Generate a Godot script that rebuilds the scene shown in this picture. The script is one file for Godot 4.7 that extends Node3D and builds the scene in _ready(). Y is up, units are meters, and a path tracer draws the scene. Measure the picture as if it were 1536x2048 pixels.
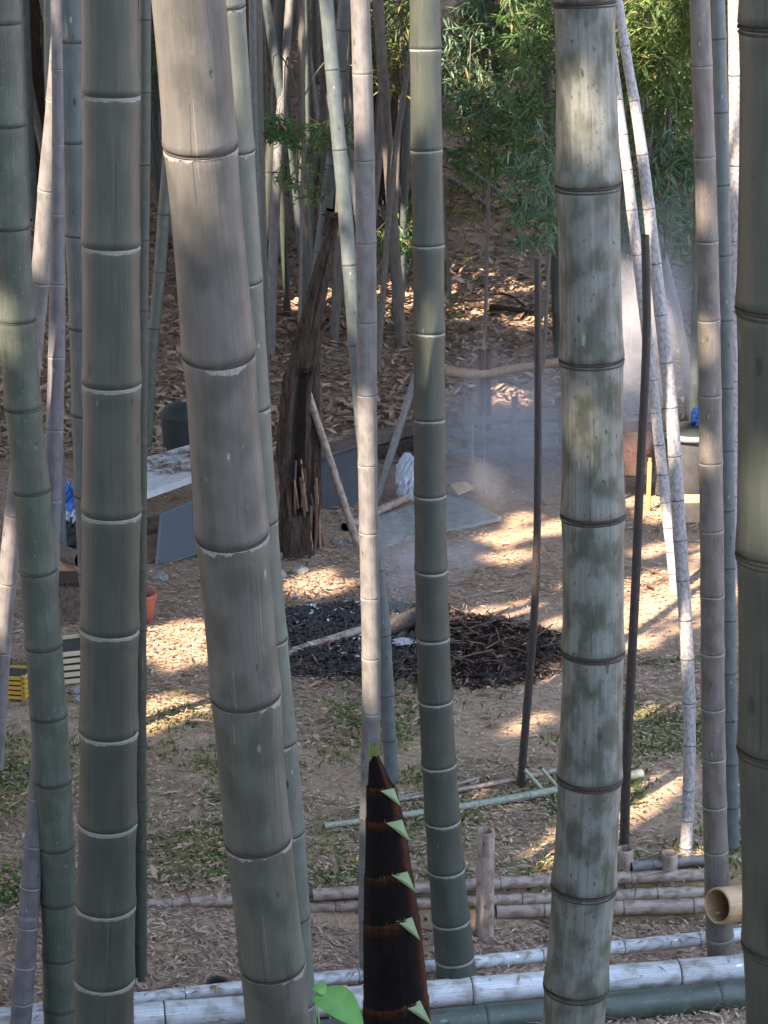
extends Node3D
# A bamboo grove above a clearing with a smouldering leaf fire.
# Units are metres; the clearing floor is y = 0 and the photographer stands on the bank above it.

const F := 4107.0                      # focal length in pixels of the 1536 x 2048 photograph
const EYE := Vector3(0.0, 4.2, 0.0)
const PITCH := -17.0
var SUN := Vector3(-0.45, 0.70, 0.56).normalized()     # towards the sun: high, behind and to the left

var rng := RandomNumberGenerator.new()
var bumps := FastNoiseLite.new()
var view := Basis()
var used := {}
var M := {}
var gaps := PackedByteArray()          # gaps in the leaf canopy, seen along the sun's direction
const GN := 1200
const GC := 0.05
var sun_u := Vector3.ZERO
var sun_v := Vector3.ZERO
var unit_rings := []
var unit_bands := []
var leaf_budget := 0

# ---------------------------------------------------------------- measuring
func ray(px: float, py: float) -> Vector3:
	return view * Vector3((px - 768.0) / F, -(py - 1024.0) / F, -1.0)

func at(px: float, py: float, d: float) -> Vector3:
	var r := ray(px, py)
	return EYE + r * (d / -r.z)

func gp(px: float, py: float, h := 0.0) -> Vector3:
	var r := ray(px, py)
	return EYE + r * ((h - EYE.y) / r.y)

func tp(px: float, py: float) -> Vector3:          # the point of the terrain seen there
	var r := ray(px, py)
	var d := 6.0
	while d < 60.0:
		var p := EYE + r * (d / -r.z)
		if p.y < height(p.x, p.z):
			return p
		d += 0.03
	return EYE + r * (60.0 / -r.z)

func width_at(p: Vector3, w: float) -> float:
	return w * absf((view.transposed() * (p - EYE)).z) / F

func sm(a: float, b: float, x: float) -> float:
	return smoothstep(a, b, x)

func height(x: float, z: float) -> float:
	var d := -z
	var r1 := 7.23 + 0.128 * clampf(x, -3.0, 3.0)
	var r2 := 8.06 + 0.10 * clampf(x, -3.0, 3.0)
	var low := lerpf(-0.03, -0.2, sm(-1.1, 0.1, x))
	var y := 0.0
	if d < r1 + 0.34:
		y = -0.075 + 0.34 * maxf(0.0, minf(r1 - 0.22 - d, 11.0))
		y = lerpf(y, low, sm(r1 + 0.2, r1 + 0.32, d))
	else:
		y = lerpf(low, 0.0, sm(r2 + 0.02, r2 + 0.10, d))
	var d0 := lerpf(15.6, 16.8, sm(0.5, 2.5, x))
	y += 0.12 * clampf(d - d0, 0.0, 5.0) + 0.47 * clampf(d - d0 - 5.4, 0.0, 40.0)
	y += 0.10 * sm(-0.6, -3.0, x) * clampf(d - 14.5, 0.0, 12.0)
	y += bumps.get_noise_2d(x * 14.0, z * 14.0) * 0.022 + bumps.get_noise_2d(x * 3.0, z * 3.0) * 0.05 * sm(9.0, 12.0, d)
	y += bumps.get_noise_2d(x * 2.0 + 70.0, z * 2.0) * 0.5 * sm(17.0, 26.0, d)
	return y

# ---------------------------------------------------------------- nodes
func numbered(called: String) -> String:
	var n: int = used.get(called, 0)
	used[called] = n + 1
	return called if n == 0 else "%s_%03d" % [called, n]

func tag(o: Node, label: String, category: String, group := "", kind := "") -> Node:
	if label: o.set_meta("label", label)
	if category: o.set_meta("category", category)
	if group: o.set_meta("group", group)
	if kind: o.set_meta("kind", kind)
	return o

func thing(called: String, label: String, category: String, where: Vector3, group := "") -> Node3D:
	var o := Node3D.new()
	o.name = numbered(called)
	add_child(o)
	o.position = where
	tag(o, label, category, group)
	return o

func world_of(n: Node) -> Transform3D:
	var t := Transform3D()
	while n is Node3D and n != self:
		t = (n as Node3D).transform * t
		n = n.get_parent()
	return t

func part(parent: Node, called: String, mesh: Mesh, mat: Material, xf := Transform3D()) -> MeshInstance3D:
	var mi := MeshInstance3D.new()
	mi.name = called if parent != self else numbered(called)
	mi.mesh = mesh
	mi.material_override = mat
	parent.add_child(mi, true)
	mi.transform = world_of(parent).affine_inverse() * xf
	return mi

# ---------------------------------------------------------------- shapes
class Buf:
	var v := PackedVector3Array()
	var n := PackedVector3Array()
	var uv := PackedVector2Array()
	var c := PackedColorArray()
	var i := PackedInt32Array()
	func mesh() -> ArrayMesh:
		var a := []
		a.resize(Mesh.ARRAY_MAX)
		a[Mesh.ARRAY_VERTEX] = v
		if n.size(): a[Mesh.ARRAY_NORMAL] = n
		if uv.size(): a[Mesh.ARRAY_TEX_UV] = uv
		if c.size(): a[Mesh.ARRAY_COLOR] = c
		a[Mesh.ARRAY_INDEX] = i
		var m := ArrayMesh.new()
		m.add_surface_from_arrays(Mesh.PRIMITIVE_TRIANGLES, a)
		return m
	func quad(a: Vector3, b: Vector3, cc: Vector3, d: Vector3) -> void:      # flat shaded, no normals kept
		var k := v.size()
		v.append_array([a, b, cc, d])
		i.append_array([k, k + 2, k + 1, k, k + 3, k + 2])

func smooth_path(pts: Array, step: float) -> PackedVector3Array:
	var out := PackedVector3Array()
	for k in pts.size() - 1:
		var a: Vector3 = pts[maxi(k - 1, 0)]
		var b: Vector3 = pts[k]
		var c: Vector3 = pts[k + 1]
		var d: Vector3 = pts[mini(k + 2, pts.size() - 1)]
		var n := maxi(1, int(b.distance_to(c) / step))
		for j in n:
			out.append(b.cubic_interpolate_in_time(c, a, d, float(j) / n, b.distance_to(c), -a.distance_to(b), b.distance_to(c) + c.distance_to(d)))
	out.append(pts[-1])
	return out

# A tube along a path. s_at: arc lengths of the rings; rad(s) is given ring by ring; cols may hold a colour for each ring
func tube(path: PackedVector3Array, s_at: PackedFloat32Array, radii: PackedFloat32Array, segs: int, vs: float, cols := PackedColorArray(), caps := false, wob := 0.0) -> ArrayMesh:
	var b := Buf.new()
	var acc := PackedFloat32Array([0.0])
	for k in range(1, path.size()):
		acc.append(acc[k - 1] + path[k].distance_to(path[k - 1]))
	var seg := 0
	var along := (path[-1] - path[0]).normalized()
	var refv := Vector3.RIGHT if absf(along.y) > 0.6 else Vector3.UP
	var rings := s_at.size()
	for r in rings:
		var s := clampf(s_at[r], 0.0, acc[-1])
		while seg < path.size() - 2 and acc[seg + 1] < s:
			seg += 1
		var f := (s - acc[seg]) / maxf(acc[seg + 1] - acc[seg], 1e-6)
		var p := path[seg].lerp(path[seg + 1], f)
		var t := (path[mini(seg + 2, path.size() - 1)] - path[maxi(seg - 1, 0)]).normalized()
		var ax := (refv - t * refv.dot(t)).normalized()
		var ay := t.cross(ax)
		var r0 := maxi(r - 1, 0)
		var r1 := mini(r + 1, rings - 1)
		var slope := (radii[r1] - radii[r0]) / maxf(s_at[r1] - s_at[r0], 1e-5)
		for j in segs + 1:
			var ang := TAU * j / segs
			var dir := ax * cos(ang) + ay * sin(ang)
			var rr := radii[r]
			if wob > 0.0:
				rr *= 1.0 + wob * bumps.get_noise_3d(cos(ang) * 22.0, sin(ang) * 22.0, s * 30.0)
			b.v.append(p + dir * rr)
			b.n.append((dir - t * clampf(slope, -2.0, 2.0)).normalized())
			b.uv.append(Vector2(float(j) / segs, s * vs))
			if cols.size(): b.c.append(cols[r])
	for r in rings - 1:
		for j in segs:
			var k := r * (segs + 1) + j
			var m := k + segs + 1
			b.i.append_array([k, m, k + 1, k + 1, m, m + 1])
	if caps:
		for e in 2:
			var r := 0 if e == 0 else rings - 1
			var c := Vector3.ZERO
			for j in segs: c += b.v[r * (segs + 1) + j]
			c /= segs
			var k0 := b.v.size()
			var nn := (path[0] - path[1]).normalized() if e == 0 else (path[-1] - path[-2]).normalized()
			b.v.append(c)
			b.n.append(nn)
			b.uv.append(Vector2(0.5, 0.5))
			if cols.size(): b.c.append(cols[r])
			for j in segs + 1:
				b.v.append(b.v[r * (segs + 1) + j])
				b.n.append(nn)
				b.uv.append(Vector2(0.5, 0.5))
				if cols.size(): b.c.append(cols[r])
			for j in segs:
				if e == 0: b.i.append_array([k0, k0 + 2 + j, k0 + 1 + j])
				else: b.i.append_array([k0, k0 + 1 + j, k0 + 2 + j])
	return b.mesh()

func simple_tube(pts: Array, rads: Array, segs := 8, caps := true, wob := 0.0, step := 0.06, vs := 1.0) -> ArrayMesh:
	var path := smooth_path(pts, step)
	var total := 0.0
	for k in range(1, path.size()): total += path[k].distance_to(path[k - 1])
	var n := maxi(2, int(total / step) + 1)
	var ss := PackedFloat32Array()
	var rr := PackedFloat32Array()
	for k in n:
		var f := float(k) / (n - 1)
		ss.append(f * total)
		var q := f * (rads.size() - 1)
		var lo := mini(int(q), rads.size() - 2)
		rr.append(lerpf(rads[lo], rads[lo + 1], q - lo))
	return tube(path, ss, rr, segs, vs, PackedColorArray(), caps, wob)

# surface of revolution about y; profile is a list of Vector2(radius, y)
func lathe(profile: Array, segs := 20, ragged := 0.0, sd := 0.0) -> ArrayMesh:
	var b := Buf.new()
	for r in profile.size():
		var p: Vector2 = profile[r]
		var q: Vector2 = profile[mini(r + 1, profile.size() - 1)] - profile[maxi(r - 1, 0)]
		for j in segs + 1:
			var a := TAU * j / segs
			var dir := Vector3(cos(a), 0, sin(a))
			b.v.append(dir * p.x + Vector3.UP * p.y)
			b.n.append((dir * q.y - Vector3.UP * q.x).normalized())
			b.uv.append(Vector2(float(j) / segs, p.y))
	for r in profile.size() - 1:
		for j in segs:
			var k := r * (segs + 1) + j
			var m := k + segs + 1
			b.i.append_array([k, k + 1, m, k + 1, m + 1, m])
	return b.mesh()

# band of wax flakes round a unit culm: ragged at its lower edge, missing in places
func wax_band(sd: int, gappy: float) -> ArrayMesh:
	var b := Buf.new()
	var segs := 110
	for j in segs + 1:
		var a := TAU * (j % segs) / segs
		var dir := Vector3(cos(a), 0, sin(a))
		var nz := bumps.get_noise_3d(cos(a) * 18.0 + sd * 31.0, sin(a) * 18.0, 0.0)
		var n2 := bumps.get_noise_3d(cos(a) * 62.0, sin(a) * 62.0 + sd * 17.0, 40.0)
		var low := -0.075 - maxf(0.0, (0.035 if gappy < 1.0 else 0.08) + nz * 0.26 * gappy + n2 * 0.16 * gappy)
		b.v.append_array([dir * 1.03 + Vector3.UP * -0.07, dir * 1.043 + Vector3.UP * lerpf(-0.075, low, 0.4), dir * lerpf(1.034, 1.012, clampf((-low - 0.075) * 4.0, 0, 1)) + Vector3.UP * low])
		b.n.append_array([dir, dir, (dir - Vector3.UP * 0.3).normalized()])
		for q in 3: b.uv.append(Vector2(float(j) / segs, q * 0.2))
	for j in segs:
		for q in 2:
			var k := j * 3 + q
			b.i.append_array([k, k + 1, k + 4, k, k + 4, k + 3])
	return b.mesh()

func box(c: Vector3, s: Vector3, turn := Basis()) -> ArrayMesh:
	var b := Buf.new()
	add_box(b, c, s, turn)
	return b.mesh()

func add_box(b: Buf, c: Vector3, s: Vector3, turn := Basis()) -> void:
	var q := []
	for k in 8:
		q.append(c + turn * Vector3((s.x if k & 1 else -s.x) / 2, (s.y if k & 2 else -s.y) / 2, (s.z if k & 4 else -s.z) / 2))
	for f in [[0, 1, 3, 2], [5, 4, 6, 7], [4, 0, 2, 6], [1, 5, 7, 3], [2, 3, 7, 6], [4, 5, 1, 0]]:
		b.quad(q[f[0]], q[f[1]], q[f[2]], q[f[3]])

# a board with eased edges between two points
func board(p0: Vector3, p1: Vector3, up: Vector3, w: float, t: float) -> ArrayMesh:
	var x := (p1 - p0).normalized()
	var z := x.cross(up).normalized()
	var y := z.cross(x)
	var b := Buf.new()
	var e := minf(t, w) * 0.15
	var prof := [Vector2(-w / 2 + e, -t / 2), Vector2(w / 2 - e, -t / 2), Vector2(w / 2, -t / 2 + e), Vector2(w / 2, t / 2 - e), Vector2(w / 2 - e, t / 2), Vector2(-w / 2 + e, t / 2), Vector2(-w / 2, t / 2 - e), Vector2(-w / 2, -t / 2 + e)]
	for k in 8:
		var a: Vector2 = prof[k]
		var c: Vector2 = prof[(k + 1) % 8]
		b.quad(p0 + z * a.x + y * a.y, p0 + z * c.x + y * c.y, p1 + z * c.x + y * c.y, p1 + z * a.x + y * a.y)
	for k in range(1, 7):
		for e2 in [p0, p1]:
			var m := b.v.size()
			for q in [prof[0], prof[k], prof[(k + 1) % 8]]:
				b.v.append(e2 + z * q.x + y * q.y)
			if e2 == p0: b.i.append_array([m, m + 1, m + 2])
			else: b.i.append_array([m, m + 2, m + 1])
	return b.mesh()

# a lumpy closed body: crumpled bag, sack, stone, mound
func lump(c: Vector3, r: Vector3, rough: float, freq: float, sd: float, n := 18, flat_below := -9.0) -> ArrayMesh:
	var b := Buf.new()
	var rows := n
	var colsn := n * 2
	var pts := PackedVector3Array()
	for i in rows + 1:
		var th := PI * i / rows
		for j in colsn + 1:
			var ph := TAU * (j % colsn) / colsn
			var d := Vector3(sin(th) * cos(ph), cos(th), sin(th) * sin(ph))
			var k := 1.0 + rough * (bumps.get_noise_3d(d.x * freq + sd, d.y * freq, d.z * freq) + 0.5 * absf(bumps.get_noise_3d(d.x * freq * 2.3, d.y * freq * 2.3 + sd, d.z * freq * 2.3)))
			var p := c + d * r * k
			p.y = maxf(p.y, c.y + flat_below)
			pts.append(p)
	for i in rows:
		for j in colsn:
			var k := i * (colsn + 1) + j
			b.quad(pts[k], pts[k + 1], pts[k + colsn + 2], pts[k + colsn + 1])
	return b.mesh()

# a lanceolate leaf: folded diamond of two faces
func leaf(b: Buf, p: Vector3, along: Vector3, side: Vector3, l: float, w: float, c: Color, droop := 0.0) -> void:
	var k := b.v.size()
	var up := side.cross(along)
	b.v.append(p)
	b.v.append(p + along * l * 0.42 + side * w * 0.5 + up * w * 0.12)
	b.v.append(p + along * l - Vector3.UP * droop)
	b.v.append(p + along * l * 0.42 - side * w * 0.5 + up * w * 0.12)
	for q in 4: b.c.append(c)
	b.i.append_array([k, k + 1, k + 2, k, k + 2, k + 3])

# ---------------------------------------------------------------- materials
func noise_image(w: int, h: int, freq: float, sd: int, oct := 3) -> PackedByteArray:
	var n := FastNoiseLite.new()
	n.seed = sd
	n.frequency = freq
	n.noise_type = FastNoiseLite.TYPE_SIMPLEX_SMOOTH
	n.fractal_octaves = oct
	var im := n.get_seamless_image(w, h)
	im.convert(Image.FORMAT_L8)
	return im.get_data()

func streak_image(w: int, h: int, rows: int, freq: float, sd: int) -> PackedByteArray:
	var n := FastNoiseLite.new()
	n.seed = sd
	n.frequency = freq
	n.fractal_octaves = 3
	var im := n.get_seamless_image(w, rows)
	im.convert(Image.FORMAT_L8)
	im.resize(w, h, Image.INTERPOLATE_CUBIC)
	return im.get_data()

# culm skin: long fibres, dull patches, specks. base, patch and speck are linear colours
func skin(called: String, base: Color, patch: Color, amount: float, speck: Color, specks: float, fibre: float, sd: int, rough := 0.5, pf := 0.013) -> StandardMaterial3D:
	var w := 320
	var h := 768
	var st := streak_image(w, h, 10, 0.11, sd)
	var st2 := streak_image(w, h, 40, 0.25, sd + 1)
	var bl := noise_image(w, h, pf, sd + 2, 5)
	var sp := noise_image(w, h, 0.07, sd + 3, 3)
	var gr := noise_image(w, h, 0.4, sd + 4, 1)
	var data := PackedByteArray()
	data.resize(w * h * 3)
	var hd := PackedByteArray()
	hd.resize(w * h)
	for k in w * h:
		var f := 1.0 + fibre * ((st[k] - 128) / 128.0 * 0.6 + (st2[k] - 128) / 128.0 * 0.55 + (gr[k] - 128) / 128.0 * 0.45)
		var a := clampf((bl[k] / 255.0 - 0.55 + amount * 0.35 + (st2[k] - 128) / 128.0 * 0.16 + (gr[k] - 128) / 128.0 * 0.1) * 2.6, 0.0, 1.0)
		var t := clampf((sp[k] / 255.0 + (gr[k] - 128) / 128.0 * 0.08 - 0.86 + specks * 0.3) * 9.0, 0.0, 1.0) if specks > 0.0 else 0.0
		var r := lerpf(lerpf(base.r, patch.r, a), speck.r, t) * f
		var g := lerpf(lerpf(base.g, patch.g, a), speck.g, t) * f
		var bb := lerpf(lerpf(base.b, patch.b, a), speck.b, t) * f
		data[k * 3] = int(clampf(pow(maxf(r, 0.0), 0.4545), 0, 1) * 255)
		data[k * 3 + 1] = int(clampf(pow(maxf(g, 0.0), 0.4545), 0, 1) * 255)
		data[k * 3 + 2] = int(clampf(pow(maxf(bb, 0.0), 0.4545), 0, 1) * 255)
		hd[k] = clampi(int(128 + (st2[k] - 128) * 0.5 + (sp[k] - 128) * 0.35), 0, 255)
	for q in 46:                               # scratches and rubbed lines along the fibres
		var x := rng.randi() % w
		var y := rng.randi() % h
		var mul := rng.randf_range(0.55, 0.8) if q % 3 else rng.randf_range(1.2, 1.5)
		for l in rng.randi_range(8, 90):
			if rng.randf() < 0.02: x = (x + 1) % w
			var k := (((y + l) % h) * w + x) * 3
			for z in 3: data[k + z] = clampi(int(data[k + z] * mul), 0, 255)
	for q in 14:                               # small crisp stains
		var x := rng.randi() % w
		var y := rng.randi() % h
		var rad := rng.randf_range(1.5, 5.0)
		var mul := rng.randf_range(0.45, 0.75) if q % 4 else 1.6
		for dy in range(-9, 10):
			for dx in range(-6, 7):
				if Vector2(dx, dy * 0.6).length() + bumps.get_noise_2d((x + dx) * 12.0, (y + dy) * 12.0) * 3.0 < rad:
					var k := (posmod(y + dy, h) * w + posmod(x + dx, w)) * 3
					for z in 3: data[k + z] = clampi(int(data[k + z] * mul), 0, 255)
	var m := StandardMaterial3D.new()
	m.resource_name = called
	m.albedo_texture = ImageTexture.create_from_image(Image.create_from_data(w, h, false, Image.FORMAT_RGB8, data))
	m.vertex_color_use_as_albedo = true
	m.roughness = rough
	m.metallic_specular = 0.45
	var him := Image.create_from_data(w, h, false, Image.FORMAT_L8, hd)
	him.convert(Image.FORMAT_RGB8)
	him.bump_map_to_normal_map(1.2)
	m.normal_enabled = true
	m.normal_texture = ImageTexture.create_from_image(him)
	m.normal_scale = 0.35
	return m

# speckled matter looked up in world space
func matter(called: String, a: Color, b: Color, freq: float, scale: float, sd: int, rough := 0.9, bump := 0.6) -> StandardMaterial3D:
	var w := 256
	var n1 := noise_image(w, w, freq, sd, 4)
	var n2 := noise_image(w, w, freq * 4.0, sd + 1, 2)
	var data := PackedByteArray()
	data.resize(w * w * 3)
	for k in w * w:
		var t := clampf((n1[k] / 255.0 - 0.3) * 1.9 * 0.6 + (n2[k] / 255.0) * 0.4, 0.0, 1.0)
		data[k * 3] = int(pow(lerpf(a.r, b.r, t), 0.4545) * 255)
		data[k * 3 + 1] = int(pow(lerpf(a.g, b.g, t), 0.4545) * 255)
		data[k * 3 + 2] = int(pow(lerpf(a.b, b.b, t), 0.4545) * 255)
	var m := StandardMaterial3D.new()
	m.resource_name = called
	m.albedo_texture = ImageTexture.create_from_image(Image.create_from_data(w, w, false, Image.FORMAT_RGB8, data))
	m.uv1_triplanar = true
	m.uv1_world_triplanar = true
	m.uv1_scale = Vector3.ONE * scale
	m.roughness = rough
	m.metallic_specular = 0.3
	if bump > 0.0:
		var him := Image.create_from_data(w, w, false, Image.FORMAT_L8, n2)
		him.convert(Image.FORMAT_RGB8)
		him.bump_map_to_normal_map(3.0)
		m.normal_enabled = true
		m.normal_texture = ImageTexture.create_from_image(him)
		m.normal_scale = bump
	return m

func tinted(called: String, rough := 0.7, back := 0.0) -> StandardMaterial3D:      # colour comes with the vertices
	var m := StandardMaterial3D.new()
	m.resource_name = called
	m.vertex_color_use_as_albedo = true
	m.roughness = rough
	m.metallic_specular = 0.35
	m.cull_mode = BaseMaterial3D.CULL_DISABLED
	if back > 0.0:
		m.backlight_enabled = true
		m.backlight = Color(back, back, back * 0.8)
	return m

func plain(called: String, c: Color, rough := 0.7, metal := 0.0) -> StandardMaterial3D:
	var m := StandardMaterial3D.new()
	m.resource_name = called
	m.albedo_color = c.linear_to_srgb()
	m.roughness = rough
	m.metallic = metal
	return m

func litter_material() -> StandardMaterial3D:
	var w := 1024
	var im := Image.create(w, w, false, Image.FORMAT_RGB8)
	im.fill(Color(0.25, 0.178, 0.125).linear_to_srgb())
	var tones := [Color(0.31, 0.22, 0.155), Color(0.24, 0.165, 0.115), Color(0.36, 0.265, 0.19), Color(0.18, 0.12, 0.083), Color(0.40, 0.305, 0.225), Color(0.27, 0.185, 0.13)]
	for k in 15000:
		var p := Vector2(rng.randf() * w, rng.randf() * w)
		var d := Vector2.from_angle(rng.randf() * TAU)
		var l := rng.randi_range(10, 34)
		var c: Color = (tones[rng.randi() % 6] * rng.randf_range(0.7, 1.15)).linear_to_srgb()
		c.a = 1.0
		for s in l:
			var q := p + d * s
			var thick := 1 + int(2.4 * sin(PI * s / l))
			for t in thick:
				im.set_pixel(posmod(int(q.x - d.y * t), w), posmod(int(q.y + d.x * t), w), c)
	var m := StandardMaterial3D.new()
	m.resource_name = "leaf_litter"
	m.albedo_texture = ImageTexture.create_from_image(im)
	m.uv1_triplanar = true
	m.uv1_world_triplanar = true
	m.uv1_scale = Vector3.ONE * 0.55
	m.vertex_color_use_as_albedo = true
	m.roughness = 0.95
	m.metallic_specular = 0.2
	var g := im.duplicate() as Image
	g.convert(Image.FORMAT_L8)
	g.convert(Image.FORMAT_RGB8)
	g.bump_map_to_normal_map(4.0)
	m.normal_enabled = true
	m.normal_texture = ImageTexture.create_from_image(g)
	m.normal_scale = 0.7
	return m

func make_materials() -> void:
	M.deep = skin("deep_green_culm_skin", Color(0.031, 0.039, 0.030), Color(0.043, 0.049, 0.037), 0.4, Color(0.1, 0.11, 0.09), 0.0, 0.22, 11, 0.48)
	M.green = skin("green_culm_skin", Color(0.042, 0.055, 0.041), Color(0.062, 0.075, 0.059), 0.45, Color(0.16, 0.18, 0.15), 0.15, 0.2, 21, 0.5)
	M.blue = skin("blue_green_culm_skin", Color(0.06, 0.078, 0.076), Color(0.085, 0.1, 0.098), 0.4, Color(0.05, 0.06, 0.055), 0.1, 0.2, 31, 0.5)
	M.tan = skin("grey_tan_culm_skin", Color(0.092, 0.089, 0.081), Color(0.058, 0.058, 0.051), 0.6, Color(0.11, 0.105, 0.085), 0.12, 0.22, 41, 0.5)
	M.moss = skin("lichen_culm_skin", Color(0.118, 0.125, 0.112), Color(0.042, 0.049, 0.034), 0.62, Color(0.02, 0.022, 0.017), 0.24, 0.4, 51, 0.6, 0.02)
	M.pale = skin("pale_culm_skin", Color(0.14, 0.134, 0.13), Color(0.095, 0.09, 0.086), 0.45, Color(0.07, 0.066, 0.06), 0.22, 0.2, 61, 0.55)
	M.dry = skin("brown_grey_culm_skin", Color(0.112, 0.098, 0.085), Color(0.075, 0.065, 0.055), 0.45, Color(0.24, 0.21, 0.19), 0.1, 0.25, 71, 0.55)
	M.black = skin("dead_dark_culm_skin", Color(0.014, 0.011, 0.009), Color(0.03, 0.021, 0.016), 0.4, Color(0.2, 0.18, 0.17), 0.14, 0.3, 81, 0.6)
	M.log = skin("weathered_pole_skin", Color(0.29, 0.23, 0.185), Color(0.16, 0.115, 0.085), 0.5, Color(0.06, 0.045, 0.035), 0.3, 0.35, 91, 0.65)
	M.silver = skin("silver_pole_skin", Color(0.44, 0.45, 0.45), Color(0.25, 0.235, 0.20), 0.36, Color(0.09, 0.08, 0.065), 0.26, 0.3, 101, 0.42)
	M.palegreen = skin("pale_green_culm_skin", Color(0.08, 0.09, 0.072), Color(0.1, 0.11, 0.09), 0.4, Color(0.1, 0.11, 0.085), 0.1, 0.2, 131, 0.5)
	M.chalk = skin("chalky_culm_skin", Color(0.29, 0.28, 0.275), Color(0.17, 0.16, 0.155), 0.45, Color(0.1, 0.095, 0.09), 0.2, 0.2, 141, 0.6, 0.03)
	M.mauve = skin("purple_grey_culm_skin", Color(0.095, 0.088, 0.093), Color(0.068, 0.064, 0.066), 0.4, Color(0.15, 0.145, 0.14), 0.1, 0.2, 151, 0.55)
	M.ring = matter("dark_node_scar", Color(0.02, 0.016, 0.013), Color(0.06, 0.05, 0.04), 0.06, 6.0, 3, 0.8)
	M.wax = matter("white_wax_flakes", Color(0.13, 0.125, 0.11), Color(0.34, 0.33, 0.30), 0.09, 7.0, 5, 0.85)
	M.lip = matter("grey_node_scar", Color(0.14, 0.15, 0.12), Color(0.27, 0.27, 0.23), 0.09, 7.0, 6, 0.8)
	M.litter = litter_material()
	M.leaves = tinted("bamboo_leaf", 0.5, 0.9)
	M.dead_leaves = tinted("dry_bamboo_leaf", 0.85, 0.25)
	M.bark = matter("rotten_bark", Color(0.01, 0.0075, 0.006), Color(0.075, 0.05, 0.034), 0.05, 2.2, 8, 0.95, 1.2)
	M.bark.uv1_scale = Vector3(3.5, 0.5, 3.5)
	M.burnt = matter("burnt_heartwood", Color(0.004, 0.0035, 0.003), Color(0.03, 0.022, 0.017), 0.04, 2.2, 18, 0.95, 1.0)
	M.burnt.uv1_scale = Vector3(4.0, 0.5, 4.0)
	M.char = matter("charcoal", Color(0.01, 0.0095, 0.0095), Color(0.085, 0.08, 0.078), 0.06, 3.0, 9, 0.85, 1.0)
	M.ash = matter("white_ash", Color(0.2, 0.2, 0.21), Color(0.5, 0.5, 0.52), 0.08, 4.0, 10, 0.95, 1.0)
	M.concrete = matter("grey_board", Color(0.17, 0.17, 0.16), Color(0.26, 0.26, 0.245), 0.03, 1.4, 12, 0.9, 0.3)
	M.metal = matter("dull_steel_sheet", Color(0.05, 0.051, 0.055), Color(0.09, 0.091, 0.096), 0.03, 1.6, 13, 0.5, 0.2)
	M.white = matter("weathered_white_board", Color(0.34, 0.35, 0.35), Color(0.5, 0.51, 0.51), 0.03, 1.8, 14, 0.6, 0.2)
	M.wood = matter("raw_timber", Color(0.22, 0.14, 0.08), Color(0.40, 0.28, 0.17), 0.04, 2.4, 15, 0.85, 0.6)
	M.darkwood = matter("old_dark_timber", Color(0.06, 0.045, 0.035), Color(0.16, 0.12, 0.095), 0.04, 2.4, 16, 0.9, 0.8)
	M.rust = matter("rusty_steel", Color(0.05, 0.026, 0.02), Color(0.12, 0.062, 0.046), 0.05, 3.0, 17, 0.85, 0.6)

# ---------------------------------------------------------------- bamboo
func profile_rings(nodes: PackedFloat32Array, total: float, r_of: Callable, flare: float, fine: bool) -> Array:
	var ss := PackedFloat32Array()
	var rr := PackedFloat32Array()
	var ii := PackedInt32Array()
	var offs := [[-1.1, 0.0], [-0.42, 0.25], [-0.13, 0.5], [-0.03, -0.35], [0.03, -0.35], [0.10, 1.0], [0.28, 0.75], [0.75, 0.2], [1.4, 0.0]] if fine else [[-0.25, 0.2], [0.0, 1.0], [0.4, 0.2]]
	ss.append(0.0)
	rr.append(r_of.call(0.0))
	ii.append(0)
	var last := 0.0
	for k in nodes.size():
		var s := nodes[k]
		var r: float = r_of.call(s)
		if fine and s - last > 5.0 * r:
			ss.append((s + last) * 0.5)
			rr.append(r_of.call((s + last) * 0.5) * 0.992)
			ii.append(k)
		for o in offs:
			var q: float = s + o[0] * r
			if q > ss[-1] + 0.0005 and q < total - 0.001:
				ss.append(q)
				rr.append(r * (1.0 + 0.062 * flare * o[1]))
				ii.append(k if o[0] < 0.0 else k + 1)
		last = s
	ss.append(total)
	rr.append(r_of.call(total))
	ii.append(nodes.size())
	return [ss, rr, ii]

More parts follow.
